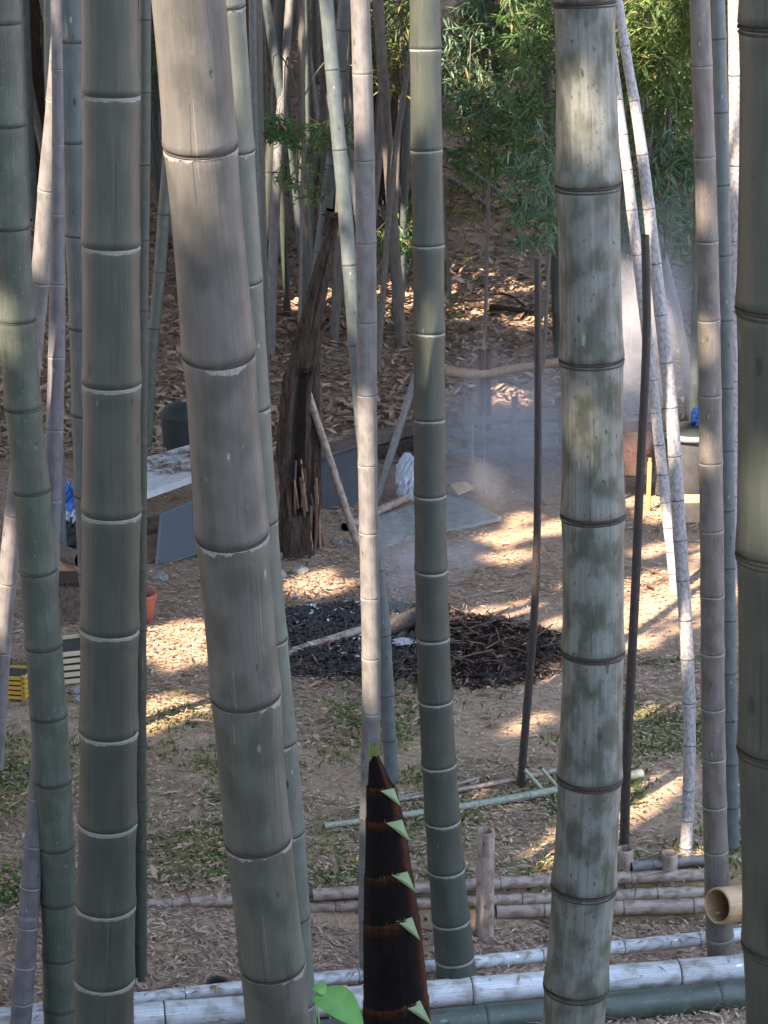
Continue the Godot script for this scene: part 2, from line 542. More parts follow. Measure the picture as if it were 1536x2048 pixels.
# Everything about one stalk: its path from the root up, radii, node places.
func stalk(o: Node3D, pts: Array, rads: Array, node_s: PackedFloat32Array, mat: Material, style: String, segs: int, flare: float, tints: Array, ring_to: float, ring_from := 0.0, caps := false) -> void:
	var path := smooth_path(pts, 0.12)
	var acc := PackedFloat32Array([0.0])
	for k in range(1, path.size()): acc.append(acc[k - 1] + path[k].distance_to(path[k - 1]))
	var total := acc[-1]
	var ctrl := PackedFloat32Array([0.0])         # arc length of each control point
	var best := 0
	for k in range(1, pts.size()):
		while best < path.size() - 1 and path[best].distance_to(pts[k]) > 0.0005: best += 1
		ctrl.append(acc[best])
	var r_of := func(s: float) -> float:
		for k in range(1, ctrl.size()):
			if s <= ctrl[k] or k == ctrl.size() - 1:
				return lerpf(rads[k - 1], rads[k], clampf((s - ctrl[k - 1]) / maxf(ctrl[k] - ctrl[k - 1], 1e-5), 0, 1))
		return rads[-1]
	var got := profile_rings(node_s, total, r_of, flare, segs > 12)
	var cols := PackedColorArray()
	for k in got[2]:
		var i: int = k
		var c: Color = tints[mini(i, tints.size() - 1)] if tints.size() else Color.WHITE
		var j := rng.randf() if false else absf(sin(i * 12.9898 + total * 7.0))
		cols.append(Color(c.r * (0.93 + 0.14 * j), c.g * (0.93 + 0.14 * j), c.b * (0.93 + 0.14 * j)))
	part(o, "stem", tube(path, got[0], got[1], segs, 0.9 / maxf(rads[0] * 22.0, 0.3), cols, caps), mat)
	if style == "none": return
	for k in node_s.size():
		var s := node_s[k]
		if s < ring_from or s > ring_to: continue
		var seg := 0
		while seg < path.size() - 2 and acc[seg + 1] < s: seg += 1
		var p := path[seg].lerp(path[seg + 1], (s - acc[seg]) / maxf(acc[seg + 1] - acc[seg], 1e-6))
		var t := (path[mini(seg + 2, path.size() - 1)] - path[maxi(seg - 1, 0)]).normalized()
		t = (t + Vector3(rng.randf_range(-0.035, 0.035), 0, rng.randf_range(-0.03, 0.03))).normalized()
		var rv := Vector3.RIGHT.rotated(Vector3.UP, rng.randf() * TAU)
		if absf(rv.dot(t)) > 0.9: rv = Vector3.UP
		var x := (rv - t * rv.dot(t)).normalized()
		var r: float = r_of.call(s)
		var xf := Transform3D(Basis(x * r, t * r, x.cross(t) * r), p)
		var heavy := 1 if style == "heavy" else 0
		var ring := part(o, "node_ring", unit_rings[heavy], M.ring if style != "thin" else M.lip, xf)
		if style == "wax" or style == "thin":
			part(ring, "wax_band", unit_bands[rng.randi() % 3 + (3 if style == "wax" else 0)], M.wax, xf)

# A standing culm. marks: [px, py, width in px] from top to bottom of the photograph; d_top, d_low: distance of the ends
func culm(called: String, label: String, marks: Array, d_top: float, d_low: float, node_px: Array, mat: Material, style: String, o := {}) -> Node3D:
	var pts := []
	var rads := []
	var y0: float = marks[0][1]
	var y1: float = marks[-1][1]
	for k in range(marks.size() - 1, -1, -1):
		var m: Array = marks[k]
		var p := at(m[0], m[1], lerpf(d_top, d_low, (m[1] - y0) / (y1 - y0)))
		pts.append(p)
		rads.append(width_at(p, m[2]) / 2.0)
	# down to the root
	var dirl: Vector3 = (pts[0] - pts[1]).normalized()
	var foot: Vector3 = pts[0]
	var guard := 0
	while foot.y > height(foot.x, foot.z) - 0.06 and guard < 400:
		foot += dirl * 0.01
		guard += 1
	if guard > 3:
		pts.push_front(foot)
		rads.push_front(rads[0] * o.get("butt", 1.02))
	# up to the crown
	var top_h: float = o.get("top", 10.5)
	var up: Vector3 = (pts[-1] - pts[-2]).normalized()
	var px0: Vector3 = pts[-1]
	var stop: bool = o.get("stop", false)
	if not stop:
		var r_end: float = rads[-1]
		var span := top_h - px0.y
		for k in 4:
			var f := (k + 1) / 4.0
			pts.append(px0 + up * (span * f / maxf(up.y, 0.3)) + Vector3(o.get("bend", Vector2(-0.6, 0.3)).x, 0, o.get("bend", Vector2(-0.6, 0.3)).y) * f * f)
			rads.append(r_end * (1.0 - 0.72 * f))
	var base: Vector3 = pts[0]
	var t := thing(called, label, "bamboo", base, o.get("group", ""))
	# node places along the stalk
	var path := smooth_path(pts, 0.12)
	var ns := PackedFloat32Array()
	var acc := 0.0
	var prevv := 1e9
	var s_top := 0.0
	for k in path.size():
		if k > 0: acc += path[k].distance_to(path[k - 1])
		var c := view.transposed() * (path[k] - EYE)
		var py := 1024.0 - F * c.y / -c.z
		for q in node_px:
			if py <= q and prevv > q and k > 0:
				ns.append(acc - path[k].distance_to(path[k - 1]) * (1.0 - clampf((prevv - q) / maxf(prevv - py, 1e-3), 0, 1)))
		prevv = py
		if py > -60.0: s_top = acc
	var full := PackedFloat32Array()
	if ns.size():
		var gap: float = ns[1] - ns[0] if ns.size() > 1 else 0.25
		var s := ns[0] - gap * 0.93
		while s > 0.06:
			full.insert(0, s)
			gap *= 0.93
			s -= gap
		full.append_array(ns)
		gap = ns[-1] - ns[-2] if ns.size() > 1 else 0.3
		s = ns[-1] + gap
		while s < acc - 0.1:
			full.append(s)
			s += gap
	var tints: Array = o.get("tints", [])
	if o.has("tints_px"):                      # colour of each internode, given from the top of the picture down
		tints = []
		for k in full.size() + 1:
			tints.append(Color.WHITE)
		var below := full.size() - 1
		for k in full.size():
			if ns.size() and absf(full[k] - ns[0]) < 1e-4: below = k
		var list: Array = o.tints_px
		for k in full.size() + 1:
			var idx := (below + ns.size()) - k
			tints[k] = list[clampi(idx, 0, list.size() - 1)]
	stalk(t, pts, rads, full, mat, style, o.get("segs", 24), o.get("flare", 1.0), tints, s_top, 0.0, stop)
	if not stop and o.get("crown", true):
		var tip: Vector3 = pts[-1]
		crown(t, tip, Vector3(1.5, 1.5, 1.5), o.get("leaves", 700))
	return t

# leaf crown out of the frame: clumps of hanging leaves round the bowed top, open where the sun comes through
func crown(o: Node3D, c: Vector3, r: Vector3, n: int) -> void:
	var b := Buf.new()
	var tw := Buf.new()
	var clumps := maxi(6, n / 26)
	for q in clumps:
		var d := Vector3(rng.randfn(), rng.randfn() * 0.8, rng.randfn()) * 0.62
		var cc := c + d * r
		if cc.y < 5.6: cc.y = 5.6 + rng.randf() * 1.2
		for k in 26:
			var p := cc + Vector3(rng.randfn() * 0.30, rng.randfn() * 0.22, rng.randfn() * 0.30)
			var rel := p
			var gu := int(rel.dot(sun_u) / GC) + GN / 2
			var gv := int(rel.dot(sun_v) / GC) + GN / 2
			var gap := gaps[gv * GN + gu] if gu >= 0 and gv >= 0 and gu < GN and gv < GN else 0
			if gap == 1: continue
			if gap == 2:                       # fine twigs with small leaves round an opening
				for w in 7:
					var p2 := p + Vector3(rng.randfn(), rng.randfn(), rng.randfn()) * 0.11
					gu = int(p2.dot(sun_u) / GC) + GN / 2
					gv = int(p2.dot(sun_v) / GC) + GN / 2
					if gu < 0 or gv < 0 or gu >= GN or gv >= GN or gaps[gv * GN + gu] == 1: continue
					var a2 := Vector3(rng.randfn(), rng.randfn() * 0.5 - 0.35, rng.randfn()).normalized()
					leaf(b, p2 - a2 * 0.06, a2, a2.cross(SUN + Vector3(rng.randfn(), rng.randfn(), rng.randfn()) * 0.3).normalized(), 0.14, 0.06, Color(0.075, 0.125, 0.045), 0.01)
				continue
			var al := Vector3(rng.randfn(), rng.randfn() * 0.5 - 0.35, rng.randfn()).normalized()
			var sd := al.cross(SUN + Vector3(rng.randfn(), rng.randfn(), rng.randfn()) * 0.35).normalized()
			var g := rng.randf_range(0.75, 1.2)
			leaf(b, p - al * 0.17, al, sd, rng.randf_range(0.3, 0.4), rng.randf_range(0.09, 0.14), Color(0.075 * g, 0.125 * g, 0.045 * g), 0.03)
			leaf_budget += 1
	if b.v.size():
		part(o, "crown", b.mesh(), M.leaves)

# a foliage spray that can be seen: slender leaves in fans on thin twigs
func foliage(o: Node3D, c: Vector3, r: Vector3, n: int, tone: Color, l := 0.12, w := 0.016, yellow := 0.08) -> void:
	var b := Buf.new()
	var tw := Buf.new()
	var fans := maxi(3, n / 9)
	for q in fans:
		var d := Vector3(rng.randf_range(-1, 1), rng.randf_range(-1, 1), rng.randf_range(-1, 1))
		if d.length() > 1.0: d = d.normalized() * rng.randf_range(0.3, 1.0)
		var p := c + d * r
		var out := Vector3(d.x + rng.randfn() * 0.7, -0.25 + rng.randfn() * 0.3, d.z + rng.randfn() * 0.7).normalized()
		var back := p - out * rng.randf_range(0.15, 0.45) + Vector3.UP * 0.05
		var sidev := out.cross(Vector3.UP).normalized() * 0.0025
		tw.quad(back - sidev, back + sidev, p + sidev, p - sidev)
		for k in 9:
			var e := p - out * 0.02 * k + Vector3(rng.randfn(), rng.randfn(), rng.randfn()) * 0.012
			var al := (out + Vector3(rng.randfn(), rng.randfn() * 0.6 - 0.25, rng.randfn()) * 0.75).normalized()
			var sd := al.cross(Vector3(rng.randfn() * 0.4, 1.0, rng.randfn() * 0.4)).normalized()
			var g := rng.randf_range(0.6, 1.35)
			var cl := Color(tone.r * g, tone.g * g, tone.b * g)
			if rng.randf() < yellow: cl = Color(0.30, 0.24, 0.10) * rng.randf_range(0.7, 1.2)
			leaf(b, e, al, sd, l * rng.randf_range(0.6, 1.25), w * rng.randf_range(0.75, 1.3), cl, 0.012)
	part(o, "foliage", b.mesh(), M.leaves)
	part(o, "twigs", tw.mesh(), M.darkwood).set_meta("kind", "stuff")

# a cut pole lying or leaning
func pole(called: String, label: String, category: String, p0: Vector3, p1: Vector3, r0: float, r1: float, mat: Material, gap: float, style := "thin", group := "", bow := Vector3.ZERO, segs := 18) -> Node3D:
	var t := thing(called, label, category, p0, group)
	var pts := [p0, p0.lerp(p1, 0.5) + bow, p1]
	var ns := PackedFloat32Array()
	var total := p0.distance_to(pts[1]) + p1.distance_to(pts[1])
	var s := gap * rng.randf_range(0.3, 0.9)
	while s < total - 0.04:
		ns.append(s)
		s += gap * rng.randf_range(0.9, 1.1)
	stalk(t, pts, [r0, (r0 + r1) / 2, r1], ns, mat, style, segs, 0.9, [], 1e9, 0.0, true)
	return t

# ---------------------------------------------------------------- light through the canopy
func open_gap(p: Vector3, r: float, sd: float) -> void:
	var cu := p.dot(sun_u) / GC + GN / 2.0
	var cv := p.dot(sun_v) / GC + GN / 2.0
	var n := int(r * 1.5 / GC) + 1
	for dv in range(-n, n + 1):
		for du in range(-n, n + 1):
			var q := Vector2(du, dv).length() * GC / r
			if q + 0.55 * bumps.get_noise_2d((cu + du) * 3.2 + sd * 50.0, (cv + dv) * 3.2) < 1.0:
				var a := int(cu) + du
				var b := int(cv) + dv
				if a >= 0 and b >= 0 and a < GN and b < GN: gaps[b * GN + a] = 1
	n = int((r * 1.3 + 0.3) / GC)
	for dv in range(-n, n + 1):
		for du in range(-n, n + 1):
			var a := int(cu) + du
			var b := int(cv) + dv
			if a >= 0 and b >= 0 and a < GN and b < GN and gaps[b * GN + a] == 0: gaps[b * GN + a] = 2

func make_gaps() -> void:
	sun_u = SUN.cross(Vector3.UP).normalized()
	sun_v = SUN.cross(sun_u).normalized()
	gaps.resize(GN * GN)
	# [px, py, radius] of the sunlit patches on the ground
	for g in [[1300, 1200, 0.42], [1345, 1180, 0.2], [1265, 1290, 0.12], [1290, 1110, 0.1], [1340, 1012, 0.32], [1395, 1000, 0.2], [1105, 1062, 0.13], [1108, 1250, 0.06], [1110, 1350, 0.1], [1060, 1440, 0.05],
			[1000, 1470, 0.05], [985, 1085, 0.12], [1040, 1040, 0.08], [610, 1180, 0.17], [330, 1280, 0.2], [390, 1300, 0.18], [320, 1430, 0.17], [350, 1330, 0.12],
			[600, 608, 0.14], [655, 600, 0.2], [690, 612, 0.12], [770, 588, 0.2], [800, 632, 0.2], [820, 596, 0.16], [905, 622, 0.24], [935, 632, 0.2], [975, 592, 0.12], [1035, 575, 0.14], [1060, 655, 0.14], [1010, 805, 0.14], [1010, 1125, 0.12],
			[1395, 1100, 0.15], [1460, 1000, 0.2], [690, 1720, 0.02], [980, 1860, 0.03], [1380, 1722, 0.05]]:
		open_gap(tp(g[0], g[1]), g[2] + 0.05, g[0])
	# on the stalks: [px, py, distance, radius]
	for g in [[350, 60, 3.72, 0.09], [370, 120, 3.73, 0.1], [385, 200, 3.75, 0.09], [420, 240, 3.76, 0.06], [385, 330, 3.78, 0.03], [440, 430, 3.8, 0.03], [470, 140, 6.4, 0.06], [480, 190, 6.4, 0.05],
			[715, 10, 7.42, 0.08], [716, 60, 7.42, 0.08], [716, 110, 7.42, 0.07], [706, 160, 7.42, 0.03], [722, 275, 7.42, 0.01],
			[733, 900, 7.42, 0.02], [735, 950, 7.42, 0.03], [738, 1010, 7.42, 0.04], [738, 1060, 7.42, 0.05], [738, 1110, 7.42, 0.06], [739, 1160, 7.42, 0.06], [740, 1215, 7.42, 0.06], [741, 1270, 7.42, 0.06], [742, 1330, 7.42, 0.05], [740, 1390, 7.42, 0.04],
			[112, 150, 9.0, 0.06], [105, 240, 9.0, 0.06], [98, 300, 9.03, 0.07], [94, 360, 9.05, 0.07], [90, 420, 9.07, 0.07], [86, 480, 9.07, 0.06], [78, 540, 9.1, 0.06], [108, 800, 6.95, 0.03], [35, 1150, 9.2, 0.05], [12, 1260, 9.25, 0.04],
			[850, 145, 7.35, 0.02], [838, 240, 7.35, 0.01], [1150, 310, 3.95, -0.02], [1140, 930, 3.95, -0.02],
			[1412, 440, 7.57, 0.0], [1422, 740, 7.56, 0.0], [1424, 960, 7.55, 0.0], [1470, 60, 12.0, 0.12], [1470, 200, 12.0, 0.12], [1472, 320, 12.0, 0.1],
			[1510, 1085, 2.9, 0.0], [1284, 320, 8.8, 0.04], [1307, 500, 8.75, 0.04], [1319, 600, 8.75, 0.04], [1338, 790, 8.7, 0.03], [1364, 1130, 8.6, 0.0], [1252, 320, 12.4, 0.1], [1262, 400, 12.4, 0.1], [1276, 500, 12.4, 0.08], [1070, 1160, 9.2, 0.02],
			[578, 20, 18.0, 0.15], [565, 150, 17.9, 0.12], [560, 220, 17.8, 0.1], [1050, 60, 15.4, 0.2], [1340, 40, 15.5, 0.4], [1320, 140, 15.5, 0.25], [1360, 220, 15.5, 0.2], [960, 170, 16.0, 0.25], [920, 120, 16.0, 0.15], [780, 60, 18.5, 0.25], [1290, 740, 14.3, 0.3], [1270, 640, 14.3, 0.2], [1280, 20, 17.0, 0.3]]:
		open_gap(at(g[0], g[1], g[2]), g[3] * 0.8 + 0.10, g[1])

# ---------------------------------------------------------------- ground
func build_ground() -> void:
	var zs := PackedFloat32Array()
	var z := 12.0
	while z > -75.0:
		zs.append(z)
		z -= 0.5 if z > -6.0 else 0.06 if z > -9.0 else 0.12 if z > -17.0 else 0.3 if z > -32.0 else 2.0
	var xs := PackedFloat32Array()
	var x := -45.0
	while x < 45.0:
		xs.append(x)
		x += 2.0 if absf(x) > 8.0 else 0.4 if absf(x) > 4.2 else 0.11
	var b := Buf.new()
	var moss := FastNoiseLite.new()
	moss.seed = 77
	moss.frequency = 0.9
	moss.fractal_octaves = 5
	for zz in zs:
		for xx in xs:
			var h := height(xx, zz)
			b.v.append(Vector3(xx, h, zz))
			var e := 0.05
			b.n.append(Vector3(height(xx - e, zz) - height(xx + e, zz), 2 * e, height(xx, zz - e) - height(xx, zz + e)).normalized())
			var k := moss.get_noise_2d(xx, zz)
			var d := -zz
			var green := clampf((k + 0.1) * 3.0, 0, 1) * sm(8.0, 8.3, d) * (1.0 - sm(9.4, 10.6, d)) * 0.9
			var c := Color(1.15, 1.08, 1.02).lerp(Color(0.9, 1.25, 0.6), green)
			b.c.append(c)
	var w := xs.size()
	for r in zs.size() - 1:
		for j in w - 1:
			var k := r * w + j
			b.i.append_array([k, k + w, k + 1, k + 1, k + w, k + w + 1])
	var g := part(self, "ground", b.mesh(), M.litter)
	g.set_meta("kind", "structure")
	tag(g, "forest floor of dry bamboo leaves sloping from the bank to the far hillside", "ground")

func scatter_litter() -> void:
	var dry := [Color(0.36, 0.255, 0.18), Color(0.29, 0.195, 0.135), Color(0.40, 0.295, 0.215), Color(0.22, 0.145, 0.10), Color(0.33, 0.225, 0.155), Color(0.38, 0.27, 0.19), Color(0.43, 0.33, 0.245)]
	var b := Buf.new()
	for k in 150000:
		var d := 6.2 + 10.6 * pow(rng.randf(), 1.15)
		var x := rng.randf_range(-1, 1) * (0.21 * d + 0.35)
		var y := height(x, -d)
		var a := rng.randf() * TAU
		var al := Vector3(cos(a), rng.randfn() * 0.12, sin(a)).normalized()
		var sd := al.cross(Vector3(rng.randfn() * 0.2, 1, rng.randfn() * 0.2)).normalized()
		var c: Color = dry[rng.randi() % 7] * rng.randf_range(0.6, 1.1)
		if d > 8.15 and d < 10.4 and rng.randf() < 0.28: c = Color(0.17, 0.19, 0.075) * rng.randf_range(0.6, 1.2)
		var l := rng.randf_range(0.02, 0.055)
		var bare := bumps.get_noise_2d(x * 9.0 + 300.0, d * 9.0) + 0.5 * bumps.get_noise_2d(x * 30.0, d * 30.0 + 90.0)
		if d > 8.3 and bare > 0.12 and rng.randf() < 0.75: continue
		var wl := l * rng.randf_range(0.16, 0.32)
		if k % 70 == 0:                        # culm sheaths and broad leaves
			l = rng.randf_range(0.06, 0.13)
			wl = l * rng.randf_range(0.15, 0.3)
			c = [Color(0.19, 0.115, 0.07), Color(0.36, 0.26, 0.18), Color(0.14, 0.085, 0.055)][k / 70 % 3]
		elif k % 55 == 0:                      # twigs
			l = rng.randf_range(0.12, 0.4)
			wl = rng.randf_range(0.004, 0.009)
			c = Color(0.10, 0.07, 0.05)
		leaf(b, Vector3(x, y + rng.randf_range(0.003, 0.02), -d), al, sd, l, wl, c, 0.0)
	for k in 130:                              # leaves caught on the silvery poles
		var f := rng.randf()
		var q: Vector3 = gp(-60, 2062, -0.02).lerp(gp(1640, 1922, -0.02), f) + Vector3(0, 0.054, rng.randfn() * 0.012) if k % 2 else gp(-60, 2036, -0.04).lerp(gp(1640, 1853, -0.04), f) + Vector3(0, 0.027, rng.randfn() * 0.006 + rng.randf_range(0.0, 0.03))
		var a := rng.randf() * TAU
		var al := Vector3(cos(a), 0.05, sin(a)).normalized()
		leaf(b, q, al, al.cross(Vector3(0, 1, 0.2)).normalized(), rng.randf_range(0.03, 0.08), rng.randf_range(0.006, 0.014), dry[k % 7] * 0.8, 0.01)
	tag(part(self, "fallen_leaves", b.mesh(), M.dead_leaves), "dry tan bamboo leaves scattered over the clearing floor", "leaves", "", "stuff")
	b = Buf.new()
	for k in 60000:
		var d := 15.0 + 13.0 * pow(rng.randf(), 1.2)
		var x := rng.randf_range(-1, 1) * (0.21 * d + 0.6)
		var a := rng.randf() * TAU
		var al := Vector3(cos(a), rng.randfn() * 0.35, sin(a)).normalized()
		var sd := al.cross(Vector3(rng.randfn() * 0.45, 1, rng.randfn() * 0.45)).normalized()
		var c: Color = dry[rng.randi() % 7] * rng.randf_range(0.6, 1.1)
		var l := rng.randf_range(0.06, 0.14)
		leaf(b, Vector3(x, height(x, -d) + rng.randf_range(0.0, 0.04), -d), al, sd, l, l * rng.randf_range(0.2, 0.5), c, 0.0)
	tag(part(self, "hillside_leaves", b.mesh(), M.dead_leaves), "brown fallen leaves covering the slope behind the clearing", "leaves", "", "stuff")
	# low green plants in the litter
	b = Buf.new()
	var moss := FastNoiseLite.new()
	moss.seed = 77
	moss.frequency = 0.9
	moss.fractal_octaves = 5
	for k in 60000:
		var d := 7.9 + 3.0 * rng.randf()
		var x := rng.randf_range(-1, 1) * (0.2 * d + 0.3)
		var m := moss.get_noise_2d(x, -d) + 0.12 * sm(0.4, 1.2, x) + 0.35 * (sm(0.22, 0.02, absf(d - (8.2 + 0.1 * x))) if x < -0.1 else 0.0) - 0.25 * sm(9.6, 10.9, d)
		if m < -0.12 + rng.randf() * 0.6 or d < 8.1 + 0.1 * x: continue
		var p := Vector3(x, height(x, -d), -d)
		var al := Vector3(rng.randfn() * 0.7, 1.0, rng.randfn() * 0.7).normalized()
		var sd := al.cross(Vector3(rng.randfn(), rng.randfn(), rng.randfn())).normalized()
		var g := rng.randf_range(0.6, 1.3)
		var l := rng.randf_range(0.012, 0.04)
		leaf(b, p, al, sd, l, l * rng.randf_range(0.25, 0.6), Color(0.085 * g, 0.125 * g, 0.04 * g), 0.0)
	tag(part(self, "ground_cover", b.mesh(), M.leaves), "small green weeds growing through the litter before the clearing", "weeds", "", "stuff")

# ---------------------------------------------------------------- the culms of the photograph
func build_culms() -> void:
	var wh := Color.WHITE
	culm("bamboo_culm", "green bamboo culm with dark rings at the left edge of the picture", [[1, 0, 76], [12, 250, 75], [28, 560, 74], [47, 820, 73], [64, 985, 73], [88, 1300, 73], [106, 1560, 73], [117, 1800, 70], [121, 2000, 68]], 6.7, 6.85,
		[45, 250, 455, 640, 815, 980, 1140, 1290, 1430, 1560, 1690, 1800, 1910], M.green, "dark", {"bend": Vector2(-1.5, 1.0), "leaves": 900})
	culm("bamboo_culm", "thick straight dark green bamboo culm with thin pale rings, at left", [[220, 0, 114], [222, 500, 114], [223, 1000, 116], [219, 1260, 115], [215, 1650, 114], [209, 1930, 117], [208, 2048, 118]], 4.35, 4.35,
		[190, 492, 768, 1025, 1258, 1462, 1645, 1810, 1955], M.deep, "thin", {"segs": 32, "bend": Vector2(-2.0, 1.5)})
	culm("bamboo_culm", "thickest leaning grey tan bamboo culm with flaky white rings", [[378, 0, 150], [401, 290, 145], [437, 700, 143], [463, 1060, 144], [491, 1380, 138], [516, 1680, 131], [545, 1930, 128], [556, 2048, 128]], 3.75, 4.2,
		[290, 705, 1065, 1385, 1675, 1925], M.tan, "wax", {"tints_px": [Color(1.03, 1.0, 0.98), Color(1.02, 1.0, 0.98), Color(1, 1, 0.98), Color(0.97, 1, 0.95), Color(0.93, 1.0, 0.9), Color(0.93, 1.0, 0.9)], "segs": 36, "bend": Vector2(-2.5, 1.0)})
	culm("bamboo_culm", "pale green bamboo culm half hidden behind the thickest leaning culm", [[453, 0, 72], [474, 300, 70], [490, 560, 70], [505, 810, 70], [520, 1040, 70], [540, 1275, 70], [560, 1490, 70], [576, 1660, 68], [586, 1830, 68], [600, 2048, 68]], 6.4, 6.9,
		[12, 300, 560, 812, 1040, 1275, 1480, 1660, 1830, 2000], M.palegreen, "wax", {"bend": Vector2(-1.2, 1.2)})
	culm("bamboo_culm", "blue grey bamboo culm with black rings beside the straight dark green one", [[143, 0, 56], [148, 280, 56], [158, 470, 55], [166, 650, 55], [171, 830, 55], [176, 990, 55], [184, 1145, 54], [192, 1270, 54]], 7.2, 7.3,
		[82, 283, 470, 655, 828, 990, 1145], M.blue, "dark", {"bend": Vector2(-1.0, 0.8)})
	culm("bamboo_culm", "whitish sunlit bamboo culm crossing behind the leftmost green culm", [[118, 60, 30], [106, 240, 34], [98, 330, 37], [90, 440, 38], [80, 560, 38], [56, 800, 38], [28, 1030, 38], [13, 1180, 38], [2, 1310, 38], [-6, 1440, 38]], 9.0, 9.3,
		[200, 380, 565, 730, 880, 1030, 1165, 1302, 1430], M.pale, "thin", {"bend": Vector2(0.8, 0.3)})
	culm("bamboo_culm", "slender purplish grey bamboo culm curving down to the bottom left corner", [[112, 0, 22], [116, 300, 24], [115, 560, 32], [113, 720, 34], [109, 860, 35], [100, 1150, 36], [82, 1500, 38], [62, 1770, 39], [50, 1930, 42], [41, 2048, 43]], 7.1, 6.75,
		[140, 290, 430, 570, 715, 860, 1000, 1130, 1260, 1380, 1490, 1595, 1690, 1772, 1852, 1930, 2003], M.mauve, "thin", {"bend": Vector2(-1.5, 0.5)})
	culm("bamboo_culm", "thin dark bamboo culm close behind the straight dark green one", [[290, 0, 24], [289, 300, 24], [286, 560, 23], [283, 1000, 22], [281, 1500, 24], [282, 1970, 25]], 7.5, 7.4,
		[40, 185, 330, 480, 620, 760, 890, 1020, 1140, 1260, 1380, 1490, 1600, 1700, 1800, 1890], M.deep, "dark", {"segs": 14, "bend": Vector2(-0.9, 0.4), "leaves": 400})
	culm("bamboo_culm", "thin green bamboo culm leaning before the leaf covered slope at left", [[344, 250, 26], [330, 400, 25], [318, 560, 24], [305, 690, 23], [296, 850, 22], [289, 985, 21]], 14.3, 14.0,
		[320, 430, 545, 658, 770, 870, 940], M.green, "dark", {"segs": 14, "leaves": 500})
	culm("bamboo_culm", "sunlit pale bamboo culm rising directly behind the dark brown shoot", [[720, 0, 39], [725, 150, 40], [732, 480, 41], [734, 700, 40], [735, 900, 39], [738, 1100, 38], [742, 1280, 38], [742, 1430, 37], [738, 1600, 36], [735, 1760, 36], [736, 1950, 36]], 7.45, 7.45,
		[148, 322, 487, 645, 790, 930, 1065, 1195, 1315, 1425, 1530, 1630, 1725, 1815, 1900], M.pale, "thin", {"bend": Vector2(-0.9, 0.9)})
	culm("bamboo_culm", "slim blue grey bamboo culm crossing behind the sunlit central culm", [[652, 0, 28], [666, 160, 28], [690, 420, 29], [704, 600, 29], [718, 780, 29], [746, 1060, 29], [762, 1200, 29], [776, 1430, 28], [784, 1580, 28]], 9.4, 9.2,
		[140, 300, 530, 690, 850, 1000, 1140, 1270, 1390, 1480], M.blue, "dark", {"bend": Vector2(-0.7, 0.5), "segs": 16})
	culm("bamboo_culm", "slate green bamboo culm with thin white rings right of the brown shoot", [[850, 0, 62], [853, 300, 63], [857, 500, 63], [858, 700, 63], [860, 1000, 63], [866, 1280, 66], [878, 1530, 68], [893, 1740, 72], [908, 1900, 76]], 7.4, 7.35,
		[98, 300, 490, 665, 838, 990, 1140, 1275, 1400, 1528, 1640, 1738, 1840, 1915], M.deep, "thin", {"segs": 28, "bend": Vector2(-0.8, 1.0), "butt": 1.1})
	culm("bamboo_culm", "thick grey green bamboo culm mottled with lichen, with heavy double black rings", [[1169, 0, 120], [1176, 350, 125], [1183, 700, 124], [1186, 1020, 124], [1186, 1290, 121], [1180, 1540, 124], [1168, 1770, 125], [1153, 1960, 124], [1147, 2048, 126]], 4.0, 4.0,
		[370, 718, 1028, 1300, 1553, 1770, 1970], M.moss, "heavy", {"segs": 36, "flare": 1.15, "bend": Vector2(-1.5, 1.8), "tints_px": [Color(0.98, 1, 1), Color(1, 1, 1), Color(1, 1, 0.98), Color(0.98, 1.0, 0.97), Color(0.96, 1.0, 0.95), Color(0.95, 1.0, 0.93), Color(0.94, 1.0, 0.92)]})
	culm("bamboo_culm", "dark green bamboo culm cut off by the right edge of the picture", [[1566, 0, 170], [1562, 600, 172], [1562, 1000, 172], [1563, 1400, 170], [1566, 1750, 164], [1573, 2048, 158]], 2.95, 3.0,
		[48, 612, 1100, 1490, 1880], M.deep, "heavy", {"segs": 36, "bend": Vector2(-1.0, 1.5)})
	culm("bamboo_culm", "brown grey dappled bamboo culm with thin rings standing behind the cut bamboo pipe", [[1399, 0, 42], [1409, 300, 43], [1415, 500, 44], [1420, 800, 46], [1424, 1100, 48], [1426, 1400, 47], [1432, 1700, 48], [1439, 1860, 54]], 7.6, 7.55,
		[133, 315, 483, 640, 790, 925, 1060, 1190, 1305, 1415, 1515, 1610, 1700, 1790], M.dry, "thin", {"bend": Vector2(-0.8, 0.8)})
	culm("bamboo_culm", "slender blue grey bamboo culm tight behind the brown grey dappled one", [[1436, 0, 28], [1444, 300, 29], [1450, 600, 29], [1455, 1000, 29], [1458, 1300, 29], [1464, 1700, 30]], 8.6, 8.5,
		[78, 225, 370, 510, 640, 775, 900, 1020, 1135, 1240, 1345, 1440], M.blue, "dark", {"segs": 16, "bend": Vector2(-0.4, 0.4)})
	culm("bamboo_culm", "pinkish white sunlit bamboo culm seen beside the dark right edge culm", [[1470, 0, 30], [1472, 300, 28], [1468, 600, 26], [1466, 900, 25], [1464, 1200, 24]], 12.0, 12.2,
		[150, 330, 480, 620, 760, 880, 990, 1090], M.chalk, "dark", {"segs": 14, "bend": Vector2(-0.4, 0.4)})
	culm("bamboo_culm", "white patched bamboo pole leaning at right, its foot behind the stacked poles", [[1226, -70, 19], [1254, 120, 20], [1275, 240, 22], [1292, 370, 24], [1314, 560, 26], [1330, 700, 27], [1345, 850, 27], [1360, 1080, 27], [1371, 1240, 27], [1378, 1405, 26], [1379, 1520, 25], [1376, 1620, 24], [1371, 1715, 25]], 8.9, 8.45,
		[310, 418, 528, 630, 725, 815, 912, 1000, 1080, 1160, 1240, 1318, 1405, 1490, 1580, 1640], M.chalk, "dark", {"segs": 16, "stop": true})
